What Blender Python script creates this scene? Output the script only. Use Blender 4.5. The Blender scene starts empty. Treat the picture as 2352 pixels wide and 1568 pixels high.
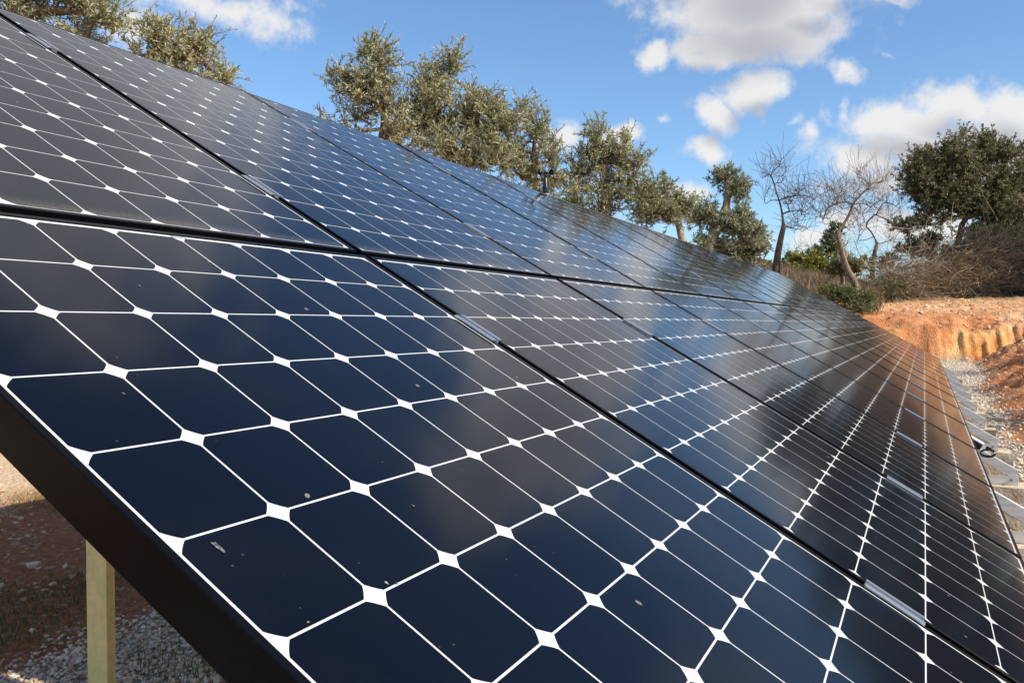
import bpy, bmesh, math, random
import numpy as np
from mathutils import Vector, Matrix

rng = np.random.default_rng(11)
random.seed(5)
scene = bpy.context.scene
col = scene.collection
R = math.radians

# ------------------------------------------------------------------ camera
A = np.array([[0.4419843152309523, -0.8970211881142345, -0.0016891311237079432],
              [-0.0200854120076131, -0.008013970070064658, -0.9997661489109342],
              [0.8967978820862094, 0.44191488361204007, -0.021559089216531907]])   # right, down, forward
CAM = np.array([-0.48062096, -1.09732447, 1.15687932])
F = 1922.0
cam_d = bpy.data.cameras.new('camera')
cam_d.sensor_fit = 'HORIZONTAL'; cam_d.sensor_width = 36.0; cam_d.lens = 29.42
cam_d.clip_start = 0.02; cam_d.clip_end = 3000
cam = bpy.data.objects.new('camera', cam_d); col.objects.link(cam)
rt, dn, fw = A
cam.matrix_world = Matrix(((rt[0], -dn[0], -fw[0], CAM[0]), (rt[1], -dn[1], -fw[1], CAM[1]),
                           (rt[2], -dn[2], -fw[2], CAM[2]), (0, 0, 0, 1)))
scene.camera = cam

def pdir(x, y):
    d = np.array([(x-1176)/F, (y-784)/F, 1.0]) @ A
    return d
DS = 1.0                            # stretches the distances of the planting lists below
def at(x, y, dist):                 # a point at the given distance along the view axis
    return CAM + pdir(x, y)*(dist*DS)

# ------------------------------------------------------------------ light
SUN = np.array([-0.157, -1.31, 1.0]); SUN /= np.linalg.norm(SUN)
SUN_EL = math.asin(SUN[2])
sl = bpy.data.lights.new('sun', 'SUN'); sl.energy = 4.6; sl.angle = R(0.53); sl.color = (1.0, 0.93, 0.82)
so = bpy.data.objects.new('sun', sl); col.objects.link(so)
so.rotation_euler = Vector((-SUN[0], -SUN[1], -SUN[2])).to_track_quat('-Z', 'Y').to_euler()
scene.view_settings.view_transform = 'Standard'; scene.view_settings.look = 'None'
scene.view_settings.exposure = 0.5; scene.view_settings.gamma = 1.0
scene.view_settings.use_curve_mapping = False
scene.cycles.max_bounces = 6; scene.cycles.transparent_max_bounces = 6

world = bpy.data.worlds.new('World'); scene.world = world; world.use_nodes = True
def cloud_group(blobs, fine_noise):
    g = bpy.data.node_groups.new('cloud_density', 'ShaderNodeTree')
    g.interface.new_socket('Dir', in_out='INPUT', socket_type='NodeSocketVector')
    g.interface.new_socket('Density', in_out='OUTPUT', socket_type='NodeSocketFloat')
    gi = g.nodes.new('NodeGroupInput'); go = g.nodes.new('NodeGroupOutput'); gl = g.links
    def math_(op, a, b=None, tree=g):
        n = tree.nodes.new('ShaderNodeMath'); n.operation = op
        for i, v in enumerate((a, b)):
            if v is None: continue
            if isinstance(v, (int, float)): n.inputs[i].default_value = v
            else: tree.links.new(v, n.inputs[i])
        return n.outputs[0]
    n1 = g.nodes.new('ShaderNodeTexNoise'); n1.inputs['Scale'].default_value = 9; n1.inputs['Detail'].default_value = 4.5 if fine_noise else 2; n1.inputs['Roughness'].default_value = .62
    gl.new(gi.outputs[0], n1.inputs['Vector'])
    sub = g.nodes.new('ShaderNodeVectorMath'); sub.operation = 'SUBTRACT'; sub.inputs[1].default_value = (.5, .5, .5)
    gl.new(n1.outputs['Color'], sub.inputs[0])
    mad = g.nodes.new('ShaderNodeVectorMath'); mad.operation = 'MULTIPLY_ADD'; mad.inputs[1].default_value = (.075, .075, .05)
    gl.new(sub.outputs[0], mad.inputs[0]); gl.new(gi.outputs[0], mad.inputs[2])
    acc = None
    for c, ra, re, w, tl in blobs:
        z = Vector(c); x = Vector((0, 0, 1)).cross(z).normalized(); y = z.cross(x)
        x, y = x*math.cos(tl)-y*math.sin(tl), x*math.sin(tl)+y*math.cos(tl)
        m = g.nodes.new('ShaderNodeMapping'); m.vector_type = 'TEXTURE'
        m.inputs['Location'].default_value = c
        m.inputs['Rotation'].default_value = Matrix((x, y, z)).transposed().to_euler('XYZ')
        m.inputs['Scale'].default_value = (ra, re, .45)
        if acc is None: gl.new(mad.outputs[0], m.inputs['Vector'])
        else:      # a vanishing dependence on the previous cloud keeps the shader stack small
            ch = g.nodes.new('ShaderNodeVectorMath'); ch.operation = 'MULTIPLY_ADD'; ch.inputs[1].default_value = (1e-7,)*3
            gl.new(acc, ch.inputs[0]); gl.new(mad.outputs[0], ch.inputs[2]); gl.new(ch.outputs[0], m.inputs['Vector'])
        ln = g.nodes.new('ShaderNodeVectorMath'); ln.operation = 'LENGTH'; gl.new(m.outputs[0], ln.inputs[0])
        v = math_('MULTIPLY', math_('SUBTRACT', 1.0, ln.outputs['Value']), w) if w != 1.0 else math_('SUBTRACT', 1.0, ln.outputs['Value'])
        v = math_('ADD', v, (w-1.0)*.25)
        acc = v if acc is None else math_('MAXIMUM', acc, v)
    n2 = g.nodes.new('ShaderNodeTexNoise'); n2.inputs['Scale'].default_value = 26; n2.inputs['Detail'].default_value = 5; n2.inputs['Roughness'].default_value = .66
    gl.new(gi.outputs[0], n2.inputs['Vector'])
    fine = math_('MULTIPLY', math_('SUBTRACT', n2.outputs['Fac'], .5), 1.45)
    dens = math_('ADD', acc, fine) if fine_noise else acc
    gl.new(dens, go.inputs[0])
    return g
def build_world():
    nt = world.node_tree; N = nt.nodes; L = nt.links; N.clear()
    out = N.new('ShaderNodeOutputWorld'); bg = N.new('ShaderNodeBackground')
    sky = N.new('ShaderNodeTexSky'); sky.sky_type = 'NISHITA'; sky.sun_disc = False
    sky.sun_elevation = SUN_EL; sky.sun_rotation = math.atan2(SUN[0], SUN[1])
    sky.altitude = 150; sky.air_density = 1.0; sky.dust_density = 0.6; sky.ozone_density = 2.2
    # clouds: (pixel x, pixel y, half width, half height, weight, tilt degrees)
    C = [(1730, 40, 230, 95, 1.0, -6), (1600, 95, 90, 42, .8, 10), (1860, 5, 150, 50, .9, -8), (1660, 120, 90, 34, .9, 6),
         (1640, -120, 260, 130, 1.0, 0), (1950, -40, 180, 60, .8, -10), (2040, 12, 60, 16, .45, -12),
         (1515, 128, 50, 33, 1.0, 15), (1480, 118, 30, 14, .5, 0),
         (1745, 205, 74, 50, 1.05, -8), (1640, 262, 62, 34, .95, -28), (1700, 230, 70, 40, .95, -20), (1755, 262, 30, 20, .6, -40),
         (1958, 150, 52, 28, .75, -28), (2055, 125, 34, 10, .4, -20),
         (2190, 250, 110, 58, 1.0, -14), (2080, 285, 130, 56, 1.0, -8), (2310, 262, 90, 75, 1.0, -30), (1985, 372, 120, 46, 1.0, -10),
         (2150, 345, 200, 66, 1.05, -6), (2420, 300, 120, 110, 1.0, 0), (2060, 420, 150, 46, .95, 0), (2340, 380, 160, 60, .9, 0),
         (1865, 318, 32, 36, .5, 40), (1905, 270, 30, 34, .42, 0), (1835, 285, 16, 20, .5, 0), (1960, 262, 26, 36, .6, 0),
         (1625, 350, 56, 28, .95, -10), (1590, 440, 74, 28, .85, 0), (1680, 388, 42, 24, .5, 0),
         (1420, 308, 54, 28, .9, 0), (1290, 318, 60, 42, .85, 0), (1365, 330, 60, 26, .7, 0), (1522, 282, 22, 12, .55, 0),
         (1850, 545, 60, 30, .85, 0), (1960, 500, 90, 44, .8, 0), (2090, 520, 160, 50, .9, 0), (1760, 560, 50, 20, .6, 0), (1600, 560, 120, 16, .5, 0),
         (640, 62, 92, 46, .72, 8), (560, 30, 120, 42, .6, 0), (430, 8, 130, 36, .75, 0), (300, 70, 70, 60, .7, 0), (690, 20, 60, 40, .55, 0),
         (360, 100, 40, 16, .4, 0)]
    # clouds above the frame, mirrored in the glass: (azimuth, elevation, half widths in degrees)
    D = [(48, 37, 17, 12, 1.1), (44, 27, 11, 5, .95), (58, 40, 12, 14, 1.0), (36, 43, 8, 5, .8), (46, 23.5, 7, 3.0, .8),
         (6, 25, 6.5, 7.0, 1.1), (4.5, 31, 5, 3.6, 1.0), (10, 21.5, 6, 4, 1.0), (-24, 24, 12, 6, .9), (100, 30, 20, 9, .9),
         (-60, 32, 18, 8, .9), (150, 35, 22, 10, .9), (-110, 40, 22, 10, .9), (10, 62, 12, 7, .7)]
    blobs = []
    for x, y, rx, ry, w, tl in C:
        c = pdir(x, y); k = np.linalg.norm(c); c = c/k
        cost = 1.0/k
        blobs.append((c, rx/F*cost*1.20, ry/F*cost*1.20, w, R(tl)))
    for az, el, ra, re, w in D:
        a, e = R(az), R(el)
        blobs.append((np.array([math.cos(e)*math.cos(a), math.cos(e)*math.sin(a), math.sin(e)]), R(ra), R(re), w, 0.0))
    big = [q for q in blobs if q[1] > .034]
    g_full, g_coarse = cloud_group(blobs, True), cloud_group(big, False)
    # main evaluation and one toward the sun for the shade of the cloud bellies
    nrm = N.new('ShaderNodeTexCoord')
    class _O: outputs = [nrm.outputs['Generated']]
    nrm = _O
    e1 = N.new('ShaderNodeGroup'); e1.node_tree = g_full; L.new(nrm.outputs[0], e1.inputs[0])
    off = N.new('ShaderNodeVectorMath'); off.operation = 'ADD'; off.inputs[1].default_value = (-.006, -.004, .026)
    L.new(nrm.outputs[0], off.inputs[0])
    e2 = N.new('ShaderNodeGroup'); e2.node_tree = g_coarse; L.new(off.outputs[0], e2.inputs[0])
    def mr(inp, a, b, c, d):
        n = N.new('ShaderNodeMapRange'); n.interpolation_type = 'SMOOTHSTEP'
        L.new(inp, n.inputs[0])
        for i, v in enumerate((a, b, c, d)): n.inputs[i+1].default_value = v
        return n.outputs[0]
    cover = mr(e1.outputs[0], -.06, .62, 0, .93)
    shade = mr(e2.outputs[0], .15, .95, 0, 1)
    cm = N.new('ShaderNodeMix'); cm.data_type = 'RGBA'
    cm.inputs[6].default_value = (5.1, 5.0, 4.9, 1); cm.inputs[7].default_value = (3.0, 2.95, 3.1, 1)
    L.new(shade, cm.inputs[0])
    tint = N.new('ShaderNodeMix'); tint.data_type = 'RGBA'; tint.blend_type = 'MULTIPLY'; tint.inputs[0].default_value = 1
    tint.inputs[7].default_value = (0.77, 0.93, 1.05, 1); L.new(sky.outputs[0], tint.inputs[6])
    mx = N.new('ShaderNodeMix'); mx.data_type = 'RGBA'
    L.new(cover, mx.inputs[0]); L.new(tint.outputs[2], mx.inputs[6]); L.new(cm.outputs[2], mx.inputs[7])
    L.new(mx.outputs[2], bg.inputs[0]); bg.inputs[1].default_value = 0.125
    L.new(bg.outputs[0], out.inputs[0])
build_world()
world.cycles.sampling_method = 'MANUAL'; world.cycles.sample_map_resolution = 512

# ------------------------------------------------------------------ helpers
def tag(o, label=None, cat=None, group=None, kind=None):
    if label: o['label'] = label
    if cat: o['category'] = cat
    if group: o['group'] = group
    if kind: o['kind'] = kind
    return o
def empty(name, loc=(0, 0, 0)):
    o = bpy.data.objects.new(name, None); col.objects.link(o); o.location = loc; o.empty_display_size = .05
    return o
def link(name, me, mats, parent=None):
    o = bpy.data.objects.new(name, me); col.objects.link(o)
    for m in (mats if isinstance(mats, (list, tuple)) else [mats]):
        if len(me.materials) < (len(mats) if isinstance(mats, (list, tuple)) else 1): me.materials.append(m)
    if parent: o.parent = parent
    return o
def mesh_np(name, V, faces_by_n, smooth=False, attrs=None, mat_idx=None):
    """V (n,3); faces_by_n: list of int arrays (m,k)"""
    me = bpy.data.meshes.new(name)
    V = np.asarray(V, np.float32)
    me.vertices.add(len(V)); me.vertices.foreach_set('co', V.ravel())
    tot = sum(f.size for f in faces_by_n); nf = sum(len(f) for f in faces_by_n)
    me.loops.add(tot); me.loops.foreach_set('vertex_index', np.concatenate([f.ravel() for f in faces_by_n]).astype(np.int32))
    me.polygons.add(nf)
    ls = np.concatenate([np.full(len(f), f.shape[1]) for f in faces_by_n]); st = np.concatenate([[0], np.cumsum(ls)[:-1]])
    me.polygons.foreach_set('loop_start', st.astype(np.int32))
    try: me.polygons.foreach_set('loop_total', ls.astype(np.int32))
    except Exception: pass
    if mat_idx is not None: me.polygons.foreach_set('material_index', np.asarray(mat_idx, np.int32))
    me.polygons.foreach_set('use_smooth', np.full(nf, smooth))
    if attrs:
        for k, v in attrs.items():
            a = me.attributes.new(k, 'FLOAT', 'POINT'); a.data.foreach_set('value', np.asarray(v, np.float32))
    me.update(calc_edges=True); me.validate()
    return me
class MB:
    def __init__(s): s.bm = bmesh.new()
    def box(s, lo, hi, bevel=0.0):
        r = bmesh.ops.create_cube(s.bm, size=1.0)
        vs = r['verts']; lo = Vector(lo); hi = Vector(hi)
        for v in vs: v.co = Vector([lo[i]+(v.co[i]+.5)*(hi[i]-lo[i]) for i in range(3)])
        if bevel:
            es = list({e for v in vs for e in v.link_edges})
            bmesh.ops.bevel(s.bm, geom=es, offset=bevel, segments=2, affect='EDGES', profile=.5)
        return s
    def lathe(s, prof, seg=24, M=None):
        rings = []
        for r, z in prof:
            rings.append([s.bm.verts.new((r*math.cos(2*math.pi*i/seg), r*math.sin(2*math.pi*i/seg), z)) for i in range(seg)])
        for a, b in zip(rings, rings[1:]):
            for i in range(seg): s.bm.faces.new((a[i], a[(i+1) % seg], b[(i+1) % seg], b[i]))
        s.bm.faces.new(rings[0][::-1]); s.bm.faces.new(rings[-1])
        if M:
            for ring in rings:
                for v in ring: v.co = M @ v.co
        return s
    def tube(s, pts, rad, seg=10):
        pts = [Vector(p) for p in pts]; rings = []
        for i, p in enumerate(pts):
            d = (pts[min(i+1, len(pts)-1)]-pts[max(i-1, 0)]).normalized()
            x = d.orthogonal().normalized() if i == 0 else (px - d*px.dot(d)).normalized()
            px = x; y = d.cross(x); r = rad[i] if isinstance(rad, (list, tuple)) else rad
            rings.append([s.bm.verts.new(p+x*r*math.cos(2*math.pi*k/seg)+y*r*math.sin(2*math.pi*k/seg)) for k in range(seg)])
        for a, b in zip(rings, rings[1:]):
            for i in range(seg): s.bm.faces.new((a[i], a[(i+1) % seg], b[(i+1) % seg], b[i]))
        s.bm.faces.new(rings[0][::-1]); s.bm.faces.new(rings[-1])
        return s
    def prism(s, poly, axis, a, b):
        def P(u, v, w):
            return {0: (w, u, v), 1: (u, w, v), 2: (u, v, w)}[axis]
        A_ = [s.bm.verts.new(P(u, v, a)) for u, v in poly]; B_ = [s.bm.verts.new(P(u, v, b)) for u, v in poly]
        n = len(poly); s.bm.faces.new(A_); s.bm.faces.new(B_[::-1])
        for i in range(n): s.bm.faces.new((A_[i], B_[i], B_[(i+1) % n], A_[(i+1) % n]))
        return s
    def xf(s, M):
        bmesh.ops.transform(s.bm, matrix=M, verts=s.bm.verts); return s
    def build(s, name, mat, parent=None, smooth=False):
        bmesh.ops.recalc_face_normals(s.bm, faces=s.bm.faces)
        me = bpy.data.meshes.new(name); s.bm.to_mesh(me); s.bm.free()
        if smooth:
            for p in me.polygons: p.use_smooth = True
            try: me.set_sharp_from_angle(angle=R(40))
            except Exception: pass
        return link(name, me, mat, parent)

# ------------------------------------------------------------------ materials
def new_mat(name):
    m = bpy.data.materials.new(name); m.use_nodes = True
    nt = m.node_tree; b = nt.nodes['Principled BSDF']
    return m, nt, b
def nd(nt, t, **kw):
    n = nt.nodes.new(t)
    for k, v in kw.items():
        if k.startswith('_'): setattr(n, k[1:], v)
        else: n.inputs[k.replace('__', ' ')].default_value = v
    return n
def ramp(nt, fac, stops, interp='LINEAR'):
    r = nt.nodes.new('ShaderNodeValToRGB'); r.color_ramp.interpolation = interp
    el = r.color_ramp.elements
    while len(el) < len(stops): el.new(.5)
    for e, (p, c) in zip(el, stops): e.position = p; e.color = (*c, 1)
    nt.links.new(fac, r.inputs[0]); return r.outputs[0]
def mixc(nt, fac, a, b, blend='MIX'):
    n = nt.nodes.new('ShaderNodeMix'); n.data_type = 'RGBA'; n.blend_type = blend
    for i, v in ((0, fac), (6, a), (7, b)):
        if isinstance(v, (int, float)): n.inputs[i].default_value = v
        elif isinstance(v, tuple): n.inputs[i].default_value = (*v, 1)
        else: nt.links.new(v, n.inputs[i])
    return n.outputs[2]
def mth(nt, op, a, b=0.0):
    n = nt.nodes.new('ShaderNodeMath'); n.operation = op
    for i, v in enumerate((a, b)):
        if isinstance(v, (int, float)): n.inputs[i].default_value = v
        else: nt.links.new(v, n.inputs[i])
    return n.outputs[0]
def mrange(nt, v, a, b, c, d, smooth=True):
    n = nt.nodes.new('ShaderNodeMapRange'); n.interpolation_type = 'SMOOTHSTEP' if smooth else 'LINEAR'
    nt.links.new(v, n.inputs[0])
    for i, q in enumerate((a, b, c, d)): n.inputs[i+1].default_value = q
    return n.outputs[0]
def bump(nt, b, h, strength, dist):
    n = nt.nodes.new('ShaderNodeBump'); n.inputs['Strength'].default_value = strength; n.inputs['Distance'].default_value = dist
    nt.links.new(h, n.inputs['Height']); nt.links.new(n.outputs[0], b.inputs['Normal'])
def gpos(nt):
    return nt.nodes.new('ShaderNodeNewGeometry').outputs['Position']

def glazed(name, base, vary):
    """solar glass over a cell or over the white backsheet: anti-reflective gloss, thin dust and specks of dirt"""
    m, nt, b = new_mat(name)
    P = gpos(nt)
    big = nd(nt, 'ShaderNodeTexNoise', Scale=2.3, Detail=4.0); nt.links.new(P, big.inputs['Vector'])
    fine = nd(nt, 'ShaderNodeTexNoise', Scale=420.0, Detail=2.0); nt.links.new(P, fine.inputs['Vector'])
    # specks: small soft dots at a few voronoi cell centres
    vo = nd(nt, 'ShaderNodeTexVoronoi', Scale=15.0); nt.links.new(P, vo.inputs['Vector'])
    sp = nt.nodes.new('ShaderNodeSeparateColor'); nt.links.new(vo.outputs['Color'], sp.inputs[0])
    size = mrange(nt, sp.outputs[1], 0, 1, .010, .055, False)
    warp = nd(nt, 'ShaderNodeTexNoise', Scale=160.0, Detail=2.0); nt.links.new(P, warp.inputs['Vector'])
    dd = mth(nt, 'ADD', vo.outputs['Distance'], mth(nt, 'MULTIPLY', mth(nt, 'SUBTRACT', warp.outputs['Fac'], .5), .09))
    dot = mth(nt, 'MULTIPLY', mth(nt, 'LESS_THAN', dd, size), mth(nt, 'GREATER_THAN', sp.outputs[0], .60))
    v2 = nd(nt, 'ShaderNodeTexVoronoi', Scale=60.0); nt.links.new(P, v2.inputs['Vector'])
    s2 = nt.nodes.new('ShaderNodeSeparateColor'); nt.links.new(v2.outputs['Color'], s2.inputs[0])
    dot2 = mth(nt, 'MULTIPLY', mth(nt, 'LESS_THAN', v2.outputs['Distance'], .07), mth(nt, 'GREATER_THAN', s2.outputs[0], .86))
    dirt = mth(nt, 'MAXIMUM', mth(nt, 'MULTIPLY', dot, .55), mth(nt, 'MULTIPLY', dot2, .16))
    colr = mixc(nt, big.outputs['Fac'], base, vary)
    colr = mixc(nt, mrange(nt, fine.outputs['Fac'], .35, .75, 0, .12), colr, tuple(min(1, c*1.8+.01) for c in base))
    ton = nt.nodes.new('ShaderNodeAttribute'); ton.attribute_name = 'tone'
    colr = mixc(nt, mth(nt, 'MULTIPLY', ton.outputs['Fac'], .45), colr, tuple(c*.55 for c in vary))
    # dust washed down to the lower frame edge
    oc = nt.nodes.new('ShaderNodeTexCoord'); oy = nt.nodes.new('ShaderNodeSeparateXYZ'); nt.links.new(oc.outputs['Object'], oy.inputs[0])
    edge = mth(nt, 'MULTIPLY', mrange(nt, oy.outputs[1], .006, .055, .22, 0), mrange(nt, warp.outputs['Fac'], .35, .65, .4, 1))
    film = mth(nt, 'MULTIPLY', mrange(nt, big.outputs['Fac'], .45, .75, 0, 1), .012)
    colr = mixc(nt, mth(nt, 'ADD', edge, film), colr, (.36, .31, .25))
    colr = mixc(nt, dirt, colr, (.30, .27, .22))
    nt.links.new(colr, b.inputs['Base Color'])
    b.inputs['IOR'].default_value = 1.245
    b.inputs['Sheen Weight'].default_value = .02; b.inputs['Sheen Roughness'].default_value = .35; b.inputs['Sheen Tint'].default_value = (.9, .95, 1, 1)
    rr = mth(nt, 'ADD', mth(nt, 'MULTIPLY', big.outputs['Fac'], .06), .078)
    nt.links.new(mth(nt, 'ADD', rr, mth(nt, 'MULTIPLY', dirt, .5)), b.inputs['Roughness'])
    return m
M_CELL = glazed('cell_silicon', (.0022, .0040, .0098), (.0030, .0045, .0098))
M_BACK = glazed('white_backsheet', (.60, .59, .57), (.57, .57, .55))
m, nt, b = new_mat('black_anodised'); b.inputs['Base Color'].default_value = (.004, .004, .005, 1)
b.inputs['Roughness'].default_value = .24; b.inputs['Metallic'].default_value = .0; b.inputs['IOR'].default_value = 1.18
n = nd(nt, 'ShaderNodeTexNoise', Scale=300.0); nt.links.new(gpos(nt), n.inputs['Vector']); bump(nt, b, n.outputs['Fac'], .06, .001)
M_FRAME = m
def metal(name, c, rough, streak, metallic=.9, amt=.25):
    m, nt, b = new_mat(name); tc = nt.nodes.new('ShaderNodeTexCoord')
    mp = nt.nodes.new('ShaderNodeMapping'); mp.inputs['Scale'].default_value = streak; nt.links.new(tc.outputs['Object'], mp.inputs[0])
    n = nd(nt, 'ShaderNodeTexNoise', Scale=1.0, Detail=5.0); nt.links.new(mp.outputs[0], n.inputs['Vector'])
    nt.links.new(mixc(nt, mrange(nt, n.outputs['Fac'], .3, .7, 0, 1), c, tuple(x*(1-amt) for x in c)), b.inputs['Base Color'])
    b.inputs['Metallic'].default_value = metallic
    nt.links.new(mrange(nt, n.outputs['Fac'], .3, .7, rough-.07, rough+.08), b.inputs['Roughness'])
    return m
M_CLAMP = metal('clamp_aluminium', (.64, .65, .66), .40, (400, 6, 400))
M_RAIL = metal('mill_aluminium', (.80, .76, .70), .48, (60, 8, 60), .3)
M_STEEL = metal('bolt_steel', (.5, .5, .5), .35, (90, 90, 90))
# zinc-passivated post: gold with greenish clouds
m, nt, b = new_mat('zinc_passivated_steel'); P = gpos(nt)
n = nd(nt, 'ShaderNodeTexNoise', Scale=5.0, Detail=2.0); nt.links.new(P, n.inputs['Vector'])
n2 = nd(nt, 'ShaderNodeTexNoise', Scale=60.0, Detail=4.0); nt.links.new(P, n2.inputs['Vector'])
c = ramp(nt, n.outputs['Fac'], [(.30, (.95, .66, .26)), (.45, (.96, .72, .34)), (.55, (.70, .64, .26)), (.72, (.94, .72, .34))])
c = mixc(nt, mrange(nt, n2.outputs['Fac'], .4, .7, 0, .3), c, (.5, .42, .22))
nt.links.new(c, b.inputs['Base Color']); b.inputs['Metallic'].default_value = .15; b.inputs['Roughness'].default_value = .45
M_ZINC = m
m, nt, b = new_mat('black_plastic'); b.inputs['Base Color'].default_value = (.010, .013, .014, 1); b.inputs['Roughness'].default_value = .22
M_BLACK = m
m, nt, b = new_mat('white_plastic'); b.inputs['Base Color'].default_value = (.75, .75, .74, 1); b.inputs['Roughness'].default_value = .4
M_WHITE = m
m, nt, b = new_mat('printed_mark'); b.inputs['Base Color'].default_value = (.04, .04, .04, 1); b.inputs['Roughness'].default_value = .3
M_MARK = m
# concrete
m, nt, b = new_mat('weathered_concrete'); P = gpos(nt)
n = nd(nt, 'ShaderNodeTexNoise', Scale=9.0, Detail=6.0, Roughness=.65); nt.links.new(P, n.inputs['Vector'])
n2 = nd(nt, 'ShaderNodeTexNoise', Scale=70.0, Detail=4.0); nt.links.new(P, n2.inputs['Vector'])
c = ramp(nt, n.outputs['Fac'], [(.32, (.42, .28, .15)), (.5, (.55, .43, .29)), (.68, (.66, .56, .42))])
c = mixc(nt, mrange(nt, n2.outputs['Fac'], .55, .7, 0, .5), c, (.30, .20, .11))
nt.links.new(c, b.inputs['Base Color']); b.inputs['Roughness'].default_value = .9
bump(nt, b, mth(nt, 'ADD', n2.outputs['Fac'], n.outputs['Fac']), .6, .012)
M_CONC = m
# bark
def bark(name, c1, c2, scale=14):
    m, nt, b = new_mat(name); tc = nt.nodes.new('ShaderNodeTexCoord')
    mp = nt.nodes.new('ShaderNodeMapping'); mp.inputs['Scale'].default_value = (1, 1, .35); nt.links.new(tc.outputs['Object'], mp.inputs[0])
    n = nd(nt, 'ShaderNodeTexNoise', Scale=float(scale), Detail=6.0, Roughness=.7); nt.links.new(mp.outputs[0], n.inputs['Vector'])
    nt.links.new(ramp(nt, n.outputs['Fac'], [(.35, c1), (.65, c2)]), b.inputs['Base Color'])
    b.inputs['Roughness'].default_value = .92; bump(nt, b, n.outputs['Fac'], .8, .03)
    return m
M_BARK = bark('olive_bark', (.07, .045, .028), (.24, .17, .11))
M_BARKP = bark('pale_bark', (.16, .11, .07), (.46, .34, .22))
M_BARKD = bark('dark_bark', (.045, .03, .022), (.15, .095, .06))
M_BARKA = bark('almond_bark', (.085, .058, .040), (.28, .205, .14))
M_BARKL = bark('lichen_bark', (.22, .19, .12), (.50, .46, .33))
M_STICK = bark('dead_wood', (.11, .072, .044), (.46, .34, .215), 9)
def leafmat(name, stops, under, trans=.25, rough=.5):
    m, nt, b = new_mat(name)
    at_ = nt.nodes.new('ShaderNodeAttribute'); at_.attribute_name = 'tint'
    c = ramp(nt, at_.outputs['Fac'], stops)
    g = nt.nodes.new('ShaderNodeNewGeometry')
    c2 = mixc(nt, mth(nt, 'MULTIPLY', g.outputs['Backfacing'], .75), c, under)
    nt.links.new(c2, b.inputs['Base Color']); b.inputs['Roughness'].default_value = rough; b.inputs['IOR'].default_value = 1.4
    tr = nt.nodes.new('ShaderNodeBsdfTranslucent'); nt.links.new(c, tr.inputs[0])
    mx = nt.nodes.new('ShaderNodeMixShader'); mx.inputs[0].default_value = trans
    nt.links.new(b.outputs[0], mx.inputs[1]); nt.links.new(tr.outputs[0], mx.inputs[2])
    nt.links.new(mx.outputs[0], nt.nodes['Material Output'].inputs['Surface'])
    return m
M_OLIVE = leafmat('olive_leaf', [(0, (.14, .15, .048)), (.45, (.29, .28, .098)), (.78, (.44, .41, .20)), (.92, (.52, .38, .15)), (1, (.60, .40, .13))], (.56, .55, .40), .36)
M_OLIVEG = leafmat('olive_leaf_green', [(0, (.10, .125, .045)), (.5, (.21, .235, .09)), (.85, (.33, .34, .17)), (1, (.42, .36, .17))], (.48, .50, .37), .32)
M_CAROB = leafmat('carob_leaf', [(0, (.085, .088, .034)), (.5, (.175, .165, .066)), (.85, (.27, .245, .11)), (1, (.31, .21, .09))], (.27, .26, .15), .34)
M_BUSH = leafmat('bush_leaf', [(0, (.11, .12, .016)), (.5, (.22, .22, .026)), (.85, (.33, .30, .036)), (1, (.36, .26, .06))], (.26, .26, .09), .32)
M_SHRUB = leafmat('shrub_leaf', [(0, (.05, .065, .018)), (.5, (.12, .14, .034)), (.85, (.21, .20, .06)), (1, (.30, .21, .08))], (.18, .20, .10), .3)
M_DRY = leafmat('dry_grass_blade', [(0, (.14, .09, .05)), (.5, (.26, .17, .10)), (.8, (.34, .24, .14)), (1, (.13, .15, .04))], (.26, .18, .11), .15, .7)
M_GRASS = leafmat('green_grass_blade', [(0, (.05, .085, .016)), (.6, (.11, .16, .03)), (1, (.26, .23, .09))], (.08, .12, .03), .25)

# ------------------------------------------------------------------ ground
WALL = np.array([(28.9, -5.6), (27.5, -2.6), (26.4, -.3), (25.3, 2.0), (23.6, 5.0), (21.0, 9.5), (16.0, 17.0)])
def seg_sd(X, Y):
    """signed distance to the wall line, positive on the far (uncut) side"""
    best = np.full(X.shape, 1e9); sgn = np.ones(X.shape); along = np.zeros(X.shape); acc = 0.0
    for (ax, ay), (bx, by) in zip(WALL, WALL[1:]):
        dx, dy = bx-ax, by-ay; l2 = dx*dx+dy*dy
        t = np.clip(((X-ax)*dx+(Y-ay)*dy)/l2, 0, 1)
        d = np.hypot(X-ax-t*dx, Y-ay-t*dy)
        s = (X-ax)*dy-(Y-ay)*dx
        upd = d < best
        best = np.where(upd, d, best); sgn = np.where(upd, np.where(s > 0, 1.0, -1.0), sgn)
        along = np.where(upd, acc+t*math.sqrt(l2), along); acc += math.sqrt(l2)
    return best*sgn, along
def sm(a, b, x):
    t = np.clip((x-a)/(b-a), 0, 1); return t*t*(3-2*t)
def vnoise(X, Y, scale, seed):
    r = np.random.default_rng(seed).random((256, 256))
    x = X*scale+1000; y = Y*scale+1000
    xi = np.floor(x).astype(int); yi = np.floor(y).astype(int); fx = x-xi; fy = y-yi
    fx = fx*fx*(3-2*fx); fy = fy*fy*(3-2*fy)
    g = lambda a, b_: r[a % 256, b_ % 256]
    return (g(xi, yi)*(1-fx)*(1-fy)+g(xi+1, yi)*fx*(1-fy)+g(xi, yi+1)*(1-fx)*fy+g(xi+1, yi+1)*fx*fy)-.5
def fbm(X, Y, scale, seed, oct=4):
    return sum(vnoise(X, Y, scale*2**o, seed+o)/2**o for o in range(oct))
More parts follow.
